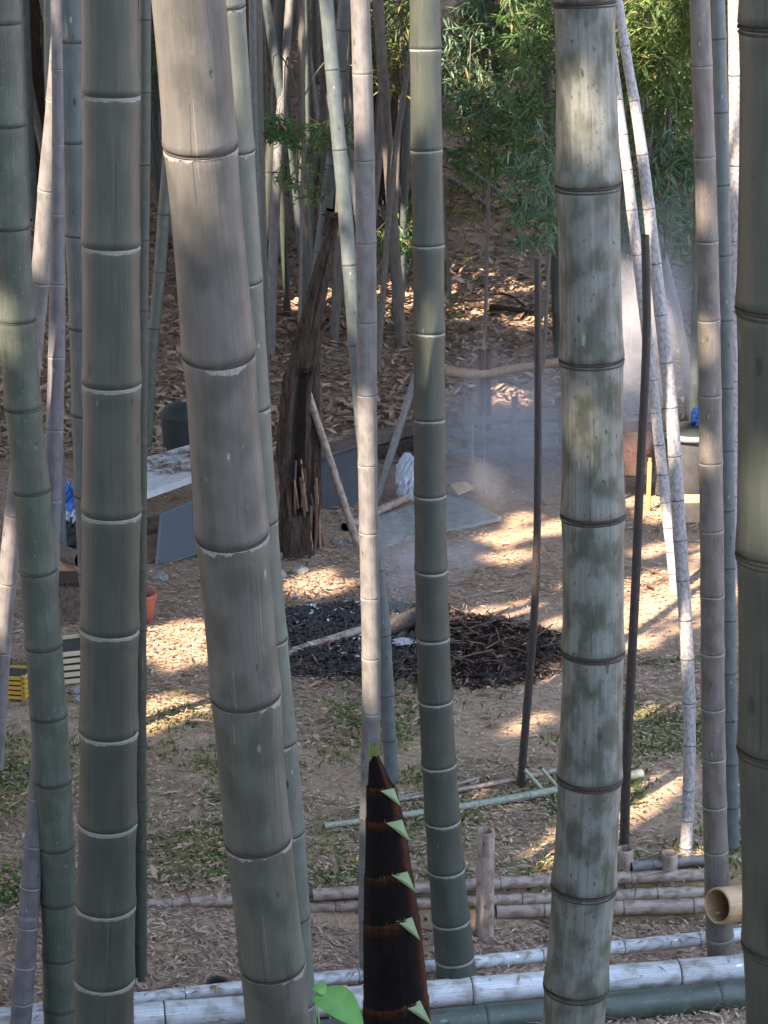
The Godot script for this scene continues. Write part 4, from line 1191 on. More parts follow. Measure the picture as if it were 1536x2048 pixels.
func build_fire() -> void:
	var c := gp(690, 1285, 0.0)
	var heap := thing("charcoal_heap", "black heap of charcoal and burnt sticks smouldering in the clearing", "fire", c)
	part(heap, "mound", lump(c + Vector3(0.05, -0.03, 0), Vector3(0.62, 0.13, 0.55), 0.5, 260.0, 3.0, 30), M.char)
	var cb := Buf.new()
	for k in 1500:
		var a := rng.randf() * TAU
		var rr := sqrt(rng.randf())
		var p := c + Vector3(0.12 + cos(a) * rr * 0.85, 0.0, sin(a) * rr * 0.62)
		p.y = height(p.x, p.z) + 0.13 * (1.0 - rr * rr) + 0.01
		add_box(cb, p, Vector3(rng.randf_range(0.012, 0.07), rng.randf_range(0.006, 0.018), rng.randf_range(0.006, 0.018)), Basis.from_euler(Vector3(rng.randfn() * 0.4, rng.randf() * TAU, rng.randfn() * 0.4)))
	var lumps_ := part(heap, "charcoal_pieces", cb.mesh(), M.char)
	lumps_.set_meta("kind", "stuff")
	var ab := Buf.new()
	for k in 170:
		var q: Array = [[702, 1328, 0.11], [735, 1322, 0.08], [645, 1262, 0.12], [800, 1280, 0.1], [610, 1240, 0.1], [690, 1252, 0.08]][k % 6]
		var p := gp(q[0], q[1], 0.0) + Vector3(rng.randfn() * q[2], 0, rng.randfn() * q[2] * 1.2)
		p.y = height(p.x, p.z) + rng.randf_range(0.08, 0.15)
		var al := Vector3(rng.randfn(), rng.randfn() * 0.3, rng.randfn()).normalized()
		leaf(ab, p, al, al.cross(Vector3(rng.randfn() * 0.4, 1, rng.randfn() * 0.4)).normalized(), rng.randf_range(0.015, 0.06), rng.randf_range(0.01, 0.025), Color(0.42, 0.42, 0.44) * rng.randf_range(0.4, 1.2), 0.0)
	part(heap, "ash_flakes", ab.mesh(), M.dead_leaves).set_meta("kind", "stuff")
	var c2 := gp(935, 1300, 0.0)
	var lh := thing("leaf_heap", "brown heap of dead bamboo twigs and leaves piled on the fire", "leaves", c2)
	part(lh, "mound", lump(c2 + Vector3(0, -0.05, 0), Vector3(0.55, 0.1, 0.5), 0.4, 200.0, 9.0, 24), M.char)
	var b := Buf.new()
	var tw := Buf.new()
	var tones := [Color(0.07, 0.042, 0.033), Color(0.03, 0.02, 0.017), Color(0.17, 0.115, 0.085), Color(0.015, 0.012, 0.011), Color(0.10, 0.06, 0.045)]
	for k in 6500:
		var a := rng.randf() * TAU
		var rr := sqrt(rng.randf()) * 1.3
		var p := c2 + Vector3(cos(a) * rr * 0.47, 0, sin(a) * rr * 0.44)
		p.y = maxf(height(p.x, p.z) + 0.01, c2.y - 0.03 + 0.12 * sqrt(maxf(0.0, 1.0 - rr * rr * 0.95)) + rng.randf_range(-0.02, 0.05))
		var al := Vector3(rng.randfn(), rng.randfn() * 0.3, rng.randfn()).normalized()
		var sd := al.cross(Vector3(rng.randfn(), rng.randfn(), rng.randfn())).normalized()
		leaf(b, p, al, sd, rng.randf_range(0.03, 0.09), rng.randf_range(0.006, 0.014), tones[rng.randi() % 5] * rng.randf_range(0.7, 1.2), 0.02)
	for k in 50:
		var a := rng.randf() * TAU
		var rr := sqrt(rng.randf()) * 1.1
		var p := c2 + Vector3(cos(a) * rr * 0.45, 0.03 + 0.11 * sqrt(maxf(0.0, 1.0 - rr * rr * 0.8)), sin(a) * rr * 0.42)
		add_box(tw, p, Vector3(rng.randf_range(0.1, 0.3), 0.006, 0.006), Basis.from_euler(Vector3(0, rng.randf() * TAU, rng.randfn() * 0.2)))
	for k in 1500:                             # scorched leaves and twigs strewn over the coals
		var p := gp(rng.randf_range(575, 900), rng.randf_range(1205, 1385), 0.0)
		p.y = height(p.x, p.z) + rng.randf_range(0.04, 0.13)
		var al := Vector3(rng.randfn(), rng.randfn() * 0.25, rng.randfn()).normalized()
		leaf(b, p, al, al.cross(Vector3(rng.randfn() * 0.5, 1, rng.randfn() * 0.5)).normalized(), rng.randf_range(0.02, 0.1), rng.randf_range(0.005, 0.013), tones[rng.randi() % 5] * rng.randf_range(0.6, 1.3), 0.0)
	part(lh, "dead_leaves", b.mesh(), M.dead_leaves).set_meta("kind", "stuff")
	part(lh, "twigs", tw.mesh(), M.darkwood).set_meta("kind", "stuff")
	# more charcoal between the two, and ash near the pole
	var c3 := gp(815, 1290, 0.0)
	var emb := thing("ash_heap", "small pile of black embers and white ash behind the slate green culm", "ash", c3)
	part(emb, "mound", lump(c3 + Vector3(0, -0.02, 0), Vector3(0.24, 0.15, 0.3), 0.7, 260.0, 5.0, 20), M.char)
	part(emb, "ash", lump(gp(806, 1283, 0.12), Vector3(0.05, 0.015, 0.04), 0.8, 130.0, 2.0, 12), M.ash)
	pole("burning_pole", "long pale bamboo pole lying across the charcoal heap", "pole", gp(572, 1308, 0.06), gp(745, 1252, 0.16), 0.026, 0.024, M.log, 0.25, "dark")
	pole("burning_pole", "thinner charred pole under the long pale one on the charcoal", "pole", gp(578, 1330, 0.03), gp(742, 1275, 0.1), 0.014, 0.014, M.darkwood, 0.4, "none", "", Vector3.ZERO, 10)
	pole("burning_pole", "black burnt log end pushed into the smoking embers", "pole", gp(765, 1262, 0.14), gp(845, 1225, 0.24), 0.05, 0.045, M.char, 0.6, "none", "", Vector3.ZERO, 14)

func build_clutter() -> void:
	# rotten trunk
	var foot := gp(592, 1112, 0.0)
	var tr := thing("rotten_tree", "leaning rotten brown tree trunk with a long black hollow left of centre", "tree", foot)
	var pts := []
	var b := Buf.new()
	var hol := Buf.new()
	var marks := [[676, 430, 14], [642, 540, 32], [624, 620, 40], [604, 720, 54], [592, 800, 60], [587, 900, 60], [588, 1000, 58], [590, 1080, 62], [590, 1118, 78]]
	for k in range(marks.size() - 1, -1, -1): pts.append(at(marks[k][0], marks[k][1], 12.75))
	var path := smooth_path(pts, 0.03)
	var segs := 36
	for k in path.size():
		var f := float(k) / (path.size() - 1)
		var cp := view.transposed() * (path[k] - EYE)
		var py := 1024.0 - F * cp.y / -cp.z
		var ww := 70.0
		for m in marks.size() - 1:
			if py >= marks[m][1] and py <= marks[m + 1][1]: ww = lerpf(marks[m][2], marks[m + 1][2], (py - marks[m][1]) / (marks[m + 1][1] - marks[m][1]))
		var r0 := width_at(path[k], ww) / 2.0
		for j in segs + 1:
			var a := TAU * (j % segs) / segs
			var n := bumps.get_noise_3d(cos(a) * 34.0, sin(a) * 34.0, path[k].y * 26.0) * 0.36 + bumps.get_noise_3d(cos(a) * 150.0, sin(a) * 150.0, path[k].y * 60.0) * 0.26
			var hole := clampf(1.0 - absf(wrapf(a - 1.15, -PI, PI)) / 0.75, 0, 1) * sm(735, 760, py) * (1.0 - sm(985, 1040, py))
			b.v.append(path[k] + Vector3(cos(a), 0, sin(a)) * r0 * (1.0 + n) * (1.0 - 0.8 * sm(0.0, 0.5, hole)))
			b.uv.append(Vector2(float(j) / segs, f * 4))
	for k in path.size() - 1:
		for j in segs:
			var q := k * (segs + 1) + j
			var m := q + segs + 1
			var aj := TAU * (j + 0.5) / segs
			var cpy := view.transposed() * (path[k] - EYE)
			var pyk := 1024.0 - F * cpy.y / -cpy.z
			var inside := absf(wrapf(aj - 1.15, -PI, PI)) < 0.62 and pyk > 740.0 and pyk < 1035.0
			(hol if inside else b).i.append_array([q, q + 1, m, q + 1, m + 1, m])
	hol.v = b.v
	hol.uv = b.uv
	part(tr, "trunk", b.mesh(), M.bark)
	part(tr, "hollow", hol.mesh(), M.burnt)
	part(tr, "limb", simple_tube([at(632, 1010, 12.9), at(630, 880, 12.95), at(628, 740, 13.0), at(640, 640, 13.0)], [0.035, 0.04, 0.04, 0.02], 10, true, 0.4), M.bark)
	for q in [[646, 470, 660, 420, 0.03], [640, 660, 655, 640, 0.015], [566, 640, 590, 700, 0.012], [556, 815, 575, 830, 0.012]]:
		part(tr, "snag", simple_tube([at(q[0], q[1], 12.75), at(q[2], q[3], 12.72)], [q[4] * 0.4, q[4]], 7, true, 0.3), M.bark)
	for k in 14:
		var x0 := 592.0 + 4.2 * k + rng.randf_range(-4, 4)
		var st := thing("dead_stick", "thin brown dead stick in the bundle against the rotten trunk foot", "stick", gp(x0, 1100 + rng.randf_range(-8, 16), 0.0), "sticks against the rotten trunk")
		var top := at(x0 - rng.randf_range(-6, 26), rng.randf_range(910, 1010), 12.62)
		part(st, "stick", simple_tube([st.position - Vector3.UP * 0.03, st.position.lerp(top, 0.5) + Vector3(rng.randfn() * 0.015, 0, 0), top], [0.011, 0.010, 0.006], 7, true, 0.3), [M.darkwood, M.rust, M.wood][k % 3])
	pole("leaning_pole", "pale bamboo pole leaning left against the rotten trunk", "pole", gp(716, 1092, 0.02), at(613, 775, 12.9), 0.027, 0.022, M.log, 0.22, "dark")
	pole("leaning_pole", "grey bamboo pole leaning right behind the slate green culm", "pole", gp(752, 1005, 0.02), at(832, 750, 14.2), 0.028, 0.026, M.pale, 0.3, "dark")
	pole("leaning_pole", "bamboo pole lying on the ground in front of the old timber wall", "pole", gp(690, 1055, 0.05), gp(822, 990, 0.06), 0.032, 0.03, M.log, 0.3, "dark")
	# low wall of old timbers and a steel sheet before it
	var wl := thing("timber_wall", "low retaining wall of old dark timbers behind the sunlit central culm", "wall", gp(740, 1000, 0.0))
	for k in 4:
		part(wl, "plank", board(at(575, 1012 - k * 30, 14.6), at(852, 938 - k * 30, 15.3), Vector3.UP, 0.09, 0.1), M.darkwood if k % 2 else M.bark, Transform3D(Basis(), Vector3(0, 0, 0.02 * (k % 2))))
	for q in [[640, 14.66], [742, 14.95], [832, 15.15]]:
		var p := at(q[0], 930, q[1])
		part(wl, "stake", board(Vector3(p.x, -0.05, p.z + 0.12), Vector3(p.x, 0.75, p.z + 0.1), Vector3.RIGHT, 0.05, 0.05), M.darkwood)
	var ms := thing("steel_sheet", "dull grey steel sheet propped behind the leaning pale pole", "sheet", gp(670, 1035, 0.0))
	part(ms, "sheet", slab([at(632, 1030, 13.75), at(716, 1000, 13.85), at(716, 893, 14.25), at(632, 922, 14.15)], Vector3(0, 0.012, -0.02)), M.metal)
	part(ms, "rim", simple_tube([at(628, 921, 14.12), at(718, 891, 14.22)], [0.012, 0.012], 8), M.metal)
	var bag := thing("plastic_bag", "crumpled pale blue plastic bag beside the slate green culm", "bag", gp(815, 1005, 0.0))
	part(bag, "bag", lump(bag.position + Vector3(0, 0.16, 0), Vector3(0.08, 0.18, 0.09), 0.4, 120.0, 21.0, 22), M.bag)
	var bd := thing("grey_board", "flat grey board lying on the ground behind the fire", "board", gp(870, 1040, 0.03))
	part(bd, "sheet", slab([gp(757, 1092, 0.045), gp(1003, 1034, 0.045), gp(908, 984, 0.045), gp(742, 1036, 0.045)], Vector3(0, 0.028, 0)), M.concrete)
	var cb := thing("cardboard_sheet", "small tan cardboard sheet at the far corner of the grey board", "cardboard", gp(925, 978, 0.05))
	part(cb, "sheet", slab([gp(916, 988, 0.07), gp(948, 974, 0.09), gp(930, 962, 0.12), gp(900, 968, 0.1)], Vector3(0, 0.012, 0)), M.carton)
	# barrier and plank frame in the smoke
	var br := thing("pole_barrier", "rustic pole barrier with a post in the smoke at the back of the clearing", "fence", gp(968, 905, 0.0))
	var zb := 15.6
	part(br, "rail", simple_tube([at(890, 742, zb), at(960, 748, zb), at(1040, 735, zb), at(1130, 722, zb), at(1385, 712, zb + 0.3)], [0.04, 0.036, 0.03, 0.03, 0.025], 10, true, 0.25), M.wood)
	for x in [963, 977]:
		part(br, "post", simple_tube([at(x, 915, zb), at(x, 700, zb)], [0.024, 0.022], 8, true, 0.2), M.rust)
	part(br, "post", simple_tube([at(1376, 900, zb + 0.3), at(1376, 690, zb + 0.3)], [0.03, 0.026], 8, true, 0.2), M.darkwood)
	for q in [[945, 832, 975], [968, 825, 990]]:
		var st := thing("thin_stake", ["left", "right"][0 if q[0] == 945 else 1] + " of two thin pale stakes standing in the smoke", "stake", at(q[0], q[2], 14.2))
		st.position.y = height(st.position.x, st.position.z)
		part(st, "stake", simple_tube([st.position - Vector3.UP * 0.05, at(q[0], q[1], 14.3)], [0.011, 0.009], 7), M.pale)
	var pf := thing("plank_frame", "low grey plank frame behind the grey board in the smoke", "frame", gp(1020, 905, 0.0))
	for q in [[912, 842, 1140, 836, 15.4], [905, 872, 1145, 862, 15.2], [900, 905, 1150, 893, 14.9]]:
		part(pf, "plank", board(at(q[0], q[1], q[4]), at(q[2], q[3], q[4] + 0.15), Vector3.UP, 0.12, 0.03), M.metal)
	for x in [930, 1030, 1125]:
		var p := at(x, 870, 15.3)
		part(pf, "leg", board(Vector3(p.x, -0.05, p.z), Vector3(p.x, 0.42, p.z - 0.12), Vector3.RIGHT, 0.05, 0.05), M.darkwood)
	# left: table, mesh panel, bin, odds and ends
	var h := 0.45
	var tb := thing("work_table", "weathered white topped table strewn with leaves at left", "table", gp(320, 1075, 0.0))
	var cs := [gp(262, 996, h), gp(470, 922, h), gp(440, 872, h), gp(250, 926, h)]
	part(tb, "table_top", slab(cs, Vector3(0, 0.045, 0)), M.white)
	for p in cs:
		var q: Vector3 = p.lerp((cs[0] + cs[2]) / 2.0, 0.08)
		part(tb, "leg", board(Vector3(q.x, height(q.x, q.z) - 0.02, q.z), Vector3(q.x, h - 0.05, q.z), Vector3.RIGHT, 0.05, 0.05), M.darkwood)
	var lb := Buf.new()
	for k in 130:
		var a := gp(rng.randf_range(290, 400), rng.randf_range(898, 945), h + 0.008)
		var al := Vector3(rng.randfn(), 0.1 * rng.randfn(), rng.randfn()).normalized()
		leaf(lb, a, al, al.cross(Vector3.UP).normalized(), rng.randf_range(0.05, 0.12), rng.randf_range(0.012, 0.03), Color(0.2, 0.14, 0.11) * rng.randf_range(0.6, 1.5), 0.0)
	tag(part(self, "table_leaves", lb.mesh(), M.dead_leaves), "dead leaves lying on the white topped table", "leaves", "", "stuff")
	var mp := thing("mesh_panel", "blue grey wire mesh panel leaning in front of the table", "panel", gp(350, 1130, 0.0))
	var mc := [at(311, 1136, 12.55), at(422, 1096, 12.75), at(418, 988, 13.0), at(322, 1030, 12.8)]
	var fr := []
	for k in 4: part(mp, "frame", simple_tube([mc[k], mc[(k + 1) % 4]], [0.009, 0.009], 7), M.galv)
	var wb := Buf.new()
	for k in range(1, 22):
		var f := k / 22.0
		for pr in [[mc[0].lerp(mc[1], f), mc[3].lerp(mc[2], f)], [mc[0].lerp(mc[3], f), mc[1].lerp(mc[2], f)]]:
			var p0: Vector3 = pr[0]
			var p1: Vector3 = pr[1]
			var sidev := (p1 - p0).normalized().cross(Vector3(0, 0.3, 1)).normalized() * 0.0038
			var th := Vector3(0, 0.3, 1).normalized() * 0.004
			wb.quad(p0 - sidev + th, p0 + sidev + th, p1 + sidev + th, p1 - sidev + th)
			wb.quad(p0 - sidev - th, p0 + sidev - th, p1 + sidev - th, p1 - sidev - th)
	part(mp, "wire_mesh", wb.mesh(), M.galv)
	part(mp, "backing", slab([mc[0] - Vector3(0, 0, 0.03), mc[1] - Vector3(0, 0, 0.03), mc[2] - Vector3(0, 0, 0.03), mc[3] - Vector3(0, 0, 0.03)], Vector3(0, 0, 0.008)), M.metal)
	var bn := thing("dark_bin", "dark green bin standing behind the white topped table", "bin", at(362, 905, 14.7))
	bn.position.y = height(bn.position.x, bn.position.z)
	part(bn, "body", lathe([Vector2(0.11, -0.02), Vector2(0.135, 0.3), Vector2(0.14, 0.44)], 20), M.binplastic, Transform3D(Basis(), bn.position))
	part(bn, "lid", lathe([Vector2(0.15, 0.44), Vector2(0.15, 0.47), Vector2(0.10, 0.53), Vector2(0.03, 0.55), Vector2(0.0, 0.55)], 20), M.binplastic, Transform3D(Basis(), bn.position))
	pole("short_log", "brown log lying on the slope just above the white topped table", "log", tp(288, 902), tp(372, 880) + Vector3(0, 0.03, 0), 0.04, 0.036, M.wood, 2.0, "none")
	pole("short_log", "second log under the table in the dark", "log", gp(255, 1060, 0.06), gp(420, 1030, 0.06), 0.06, 0.06, M.darkwood, 2.0, "none")
	var tarp := thing("blue_tarp", "crumpled blue and white tarpaulin beside the straight dark green culm", "tarpaulin", gp(140, 1075, 0.0))
	part(tarp, "tarp", lump(at(140, 1015, 13.0), Vector3(0.13, 0.13, 0.12), 0.7, 170.0, 4.0, 20), M.bluetarp)
	part(tarp, "white_lining", lump(at(137, 1042, 12.9), Vector3(0.11, 0.07, 0.1), 0.7, 170.0, 14.0, 16), M.bag)
	part(tarp, "dark_sack", lump(at(145, 1085, 12.8), Vector3(0.16, 0.14, 0.14), 0.5, 120.0, 24.0, 16), M.binplastic)
	for q in [[118, 1128, 168, 1172, 0.055, "uppermost split log of the woodpile at left"], [112, 1165, 172, 1215, 0.06, "lowest split log of the woodpile at left"], [120, 1105, 165, 1120, 0.05, "short dark log on top of the woodpile at left"]]:
		pole("split_log", q[5], "log", at(q[0], q[1], 12.0), at(q[2], q[3], 11.7), q[4], q[4], M.wood if q[1] != 1105 else M.darkwood, 3.0, "none", "split logs of the woodpile")
	var dk := thing("dark_box", "dark box under the woodpile logs at left", "box", gp(135, 1250, 0.0))
	part(dk, "body", box(dk.position + Vector3(0, 0.12, -0.12), Vector3(0.34, 0.24, 0.2)), M.darkwood)
	part(dk, "lid", box(dk.position + Vector3(0, 0.25, -0.12), Vector3(0.36, 0.02, 0.22)), M.bark)
	var pot := thing("red_pot", "red brown flower pot behind the straight dark green culm", "pot", gp(288, 1242, 0.0))
	part(pot, "body", lathe([Vector2(0.0, 0.0), Vector2(0.055, 0.0), Vector2(0.075, 0.15), Vector2(0.082, 0.15), Vector2(0.084, 0.175), Vector2(0.07, 0.176), Vector2(0.065, 0.1)], 24), M.redpot, Transform3D(Basis(), pot.position))
	part(pot, "soil", lathe([Vector2(0.0, 0.14), Vector2(0.068, 0.14)], 16), M.bark, Transform3D(Basis(), pot.position))
	crate("storage_crate", "beige plastic crate on the ground between the two left culms", gp(140, 1352, 0.0), Vector3(0.2, 0.2, 0.26), M.beige, 0.3)
	crate("storage_crate", "yellow slatted crate low at the left edge of the picture", gp(24, 1388, 0.0), Vector3(0.2, 0.14, 0.16), M.yellow, -0.15)
	# right: rusty stove drum, bin, boxes
	var dr := thing("rusty_drum", "rusty drum stove on legs behind the mottled culm at right", "drum", gp(1262, 985, 0.0))
	part(dr, "body", lathe([Vector2(0.0, 0.16), Vector2(0.16, 0.16), Vector2(0.165, 0.18), Vector2(0.16, 0.2), Vector2(0.16, 0.32), Vector2(0.168, 0.33), Vector2(0.16, 0.34), Vector2(0.16, 0.46), Vector2(0.168, 0.47), Vector2(0.165, 0.49), Vector2(0.14, 0.49), Vector2(0.14, 0.3)], 28), M.rust, Transform3D(Basis(), dr.position))
	for k in 4:
		var a := k * PI / 2 + 0.5
		var q := dr.position + Vector3(cos(a) * 0.14, 0, sin(a) * 0.14)
		part(dr, "leg", board(q - Vector3.UP * 0.02, q + Vector3.UP * 0.2, Vector3.RIGHT, 0.03, 0.02), M.char)
	part(dr, "chimney", simple_tube([dr.position + Vector3(0.2, 0.0, 0.05), dr.position + Vector3(0.23, 0.62, 0.0)], [0.035, 0.035], 12), M.char)
	var ys := thing("yellow_stake", "yellow wooden stake standing beside the rusty drum", "stake", gp(1296, 1018, 0.0))
	part(ys, "stake", board(ys.position - Vector3.UP * 0.03, ys.position + Vector3(0.0, 0.34, 0), Vector3.RIGHT, 0.035, 0.03), M.yellowwood)
	part(ys, "tip", board(ys.position + Vector3(0.0, 0.34, 0), ys.position + Vector3(0, 0.37, 0), Vector3.RIGHT, 0.022, 0.02), M.yellowwood)
	var gb := thing("grey_bin", "grey bin with a white rimmed lid at right near the smoke", "bin", gp(1378, 985, 0.0))
	part(gb, "body", lathe([Vector2(0.0, 0.0), Vector2(0.15, 0.0), Vector2(0.19, 0.4), Vector2(0.2, 0.44)], 26), M.metal, Transform3D(Basis(), gb.position))
	part(gb, "rim", lathe([Vector2(0.19, 0.42), Vector2(0.215, 0.425), Vector2(0.22, 0.45), Vector2(0.2, 0.465), Vector2(0.18, 0.46)], 26), M.concrete, Transform3D(Basis(), gb.position))
	part(gb, "lid", lathe([Vector2(0.185, 0.455), Vector2(0.13, 0.5), Vector2(0.0, 0.51)], 26), M.binplastic, Transform3D(Basis(), gb.position))
	var bs := thing("blue_sack", "small blue sack on top of the grey bin", "sack", gb.position + Vector3(0.05, 0.5, 0))
	part(bs, "sack", lump(bs.position + Vector3(0, 0.06, 0), Vector3(0.06, 0.07, 0.06), 0.5, 120.0, 8.0, 14), M.bluetarp)
	var cx := thing("carton_box", "open tan carton box glowing in the sun at right", "box", gp(1372, 1045, 0.0))
	for q in [[Vector3(0, 0.07, 0.1), Vector3(0.3, 0.14, 0.01)], [Vector3(0, 0.07, -0.1), Vector3(0.3, 0.14, 0.01)], [Vector3(-0.15, 0.07, 0), Vector3(0.01, 0.14, 0.19)], [Vector3(0.15, 0.07, 0), Vector3(0.01, 0.14, 0.19)]]:
		part(cx, "side", box(cx.position + q[0] + Vector3(0, 0, -0.1), q[1]), M.carton)
	part(cx, "bottom", box(cx.position + Vector3(0, 0.012, -0.1), Vector3(0.29, 0.008, 0.19)), M.carton)
	# poles lying on the far slope
	var fp := 0
	for q in [[882, 300, 1000, 380], [905, 330, 1040, 430], [1005, 100, 1110, 190], [1010, 130, 1110, 215], [900, 365, 980, 430], [930, 620, 1080, 640]]:
		var side: String = ["uppermost", "second", "third", "fourth", "fifth", "lone lowest"][fp]
		pole("slope_pole", side + " of the grey poles lying on the dark slope at upper right", "pole", tp(q[0], q[1]) + Vector3(0, 0.04, 0), tp(q[2], q[3]) + Vector3(0, 0.04, 0), 0.03, 0.025, M.pale if fp < 5 else M.bark, 0.4, "none", "poles lying on the slope", Vector3(0, 0.04, 0), 9)
		fp += 1
	for k in 34:
		var p := tp(rng.randf_range(300, 1130), rng.randf_range(330, 850))
		var a := rng.randf() * TAU
		var l := rng.randf_range(0.2, 0.9)
		var e := p + Vector3(cos(a) * l, 0, sin(a) * l * 0.6)
		e.y = height(e.x, e.z) + rng.randf_range(0.0, 0.2)
		var st := thing("fallen_branch", "thin fallen branch lying in the brown leaves of the slope", "branch", p, "branches on the slope")
		part(st, "stick", simple_tube([p + Vector3.UP * 0.02, p.lerp(e, 0.5) + Vector3(0, 0.03 + rng.randf() * 0.05, 0), e], [0.012, 0.009, 0.004], 6, true, 0.3), [M.darkwood, M.log, M.bark][k % 3])
	var ms2 := thing("mossy_stump", "mossy green stump between the two central culms on the slope", "stump", tp(818, 470))
	part(ms2, "stump", lump(ms2.position + Vector3(0, 0.15, 0), Vector3(0.2, 0.3, 0.2), 0.4, 60.0, 3.0, 16), M.moss_clump)
	for q in [[682, 1095, 0.06, "white stone just right of the rotten trunk foot"], [545, 1160, 0.08, "largest grey stone beside the pale green half hidden culm"], [570, 1115, 0.07, "grey stone against the rotten trunk foot"], [600, 1148, 0.05, "small grey stone in front of the rotten trunk"], [320, 1160, 0.05, "pale stone below the wire mesh panel"], [155, 1385, 0.04, "pale pebble beside the beige crate"], [158, 1402, 0.03, "smallest pebble in front of the beige crate"]]:
		var p := gp(q[0], q[1], 0.0)
		var st := thing("stone", q[3], "stone", p, "stones about the clearing")
		part(st, "stone", lump(p + Vector3(0, q[2] * 0.3, 0), Vector3(q[2], q[2] * 0.6, q[2] * 0.8), 0.5, 70.0, q[0], 12), M.concrete)

func crate(called: String, label: String, p: Vector3, s: Vector3, mat: Material, turn: float) -> void:
	var t := thing(called, label, "crate", p)
	var bs := Basis.from_euler(Vector3(0, turn, 0))
	var rows := 5
	for k in rows:
		var y := s.y * (k + 0.5) / rows
		for e in [[Vector3(0, y, s.z / 2), Vector3(s.x, s.y / rows * 0.62, 0.008)], [Vector3(0, y, -s.z / 2), Vector3(s.x, s.y / rows * 0.62, 0.008)], [Vector3(s.x / 2, y, 0), Vector3(0.008, s.y / rows * 0.62, s.z)], [Vector3(-s.x / 2, y, 0), Vector3(0.008, s.y / rows * 0.62, s.z)]]:
			part(t, "slat", box(Vector3.ZERO, e[1]), mat, Transform3D(bs, p + bs * e[0]))
	for sx in [-1, 1]:
		for sz in [-1, 1]:
			part(t, "corner", box(Vector3.ZERO, Vector3(0.02, s.y, 0.02)), mat, Transform3D(bs, p + bs * Vector3(sx * (s.x / 2 - 0.006), s.y / 2, sz * (s.z / 2 - 0.006))))
	part(t, "bottom", box(Vector3.ZERO, Vector3(s.x - 0.02, 0.01, s.z - 0.02)), mat, Transform3D(bs, p + Vector3(0, 0.006, 0)))
	part(t, "inside", box(Vector3.ZERO, s * 0.86), M.binplastic, Transform3D(bs, p + Vector3(0, s.y * 0.45, 0)))

func plume(called: String, label: String, path: Array, n: int, dens: float) -> void:
	# path: [px, py, distance, half width in metres, half height]; puffs are strewn along it and thin out towards its rim
	var t := thing(called, label, "smoke", at(path[0][0], path[0][1], path[0][2]))
	t.set_meta("kind", "stuff")
	var mats := []
	for k in 4:
		var fm := FogMaterial.new()
		fm.albedo = Color(0.94, 0.94, 0.96)
		fm.density = dens * [0.4, 0.65, 0.85, 1.0][k]
		mats.append(fm)
	for k in n:
		var f := (k + rng.randf()) / n * (path.size() - 1)
		var a: Array = path[mini(int(f), path.size() - 2)]
		var b: Array = path[mini(int(f), path.size() - 2) + 1]
		var w := f - mini(int(f), path.size() - 2)
		var off := Vector2(rng.randfn(), rng.randfn()) * 0.5
		var hw := lerpf(a[3], b[3], w)
		var hh := lerpf(a[4], b[4], w)
		var fog := FogVolume.new()
		fog.shape = RenderingServer.FOG_VOLUME_SHAPE_ELLIPSOID
		fog.name = "puff"
		var sz := rng.randf_range(0.75, 1.3)
		fog.size = Vector3(hw * 1.3 * sz, hh * 1.4 * sz, hw * 1.1 * sz)
		fog.material = mats[clampi(int(3.6 - off.length() * 2.6 + rng.randf() * 0.8), 0, 3)]
		t.add_child(fog, true)
		fog.position = at(lerpf(a[0], b[0], w), lerpf(a[1], b[1], w), lerpf(a[2], b[2], w)) + Vector3(off.x * hw, off.y * hh, rng.randfn() * 0.4 * hw) - t.position
		fog.rotation = Vector3(rng.randfn() * 0.3, rng.randf() * 3.0, rng.randfn() * 0.6)

func build_smoke() -> void:
	plume("fire_smoke", "thin bluish smoke rising from the charcoal heap behind the slate green culm", [[800, 1245, 11.3, 0.06, 0.12], [806, 1190, 11.4, 0.09, 0.16], [815, 1130, 11.5, 0.14, 0.18], [870, 1100, 11.7, 0.2, 0.13], [955, 1105, 11.9, 0.22, 0.1]], 34, 0.55)
	plume("drifting_smoke", "pale smoke drifting over the plank frame behind the clearing", [[905, 1000, 13.0, 0.25, 0.25], [930, 900, 13.6, 0.3, 0.4], [945, 810, 14.0, 0.18, 0.35], [1010, 880, 14.0, 0.5, 0.5], [1090, 930, 14.0, 0.6, 0.5], [1110, 780, 14.4, 0.6, 0.6]], 60, 0.1)
	plume("stove_smoke", "dense lilac smoke billowing above the rusty drum at right", [[1268, 860, 14.1, 0.14, 0.2], [1272, 760, 14.2, 0.28, 0.35], [1262, 680, 14.3, 0.34, 0.4], [1310, 620, 14.4, 0.45, 0.4], [1330, 720, 14.5, 0.4, 0.45], [1290, 570, 14.5, 0.4, 0.4], [1360, 530, 14.7, 0.3, 0.4]], 60, 0.19)

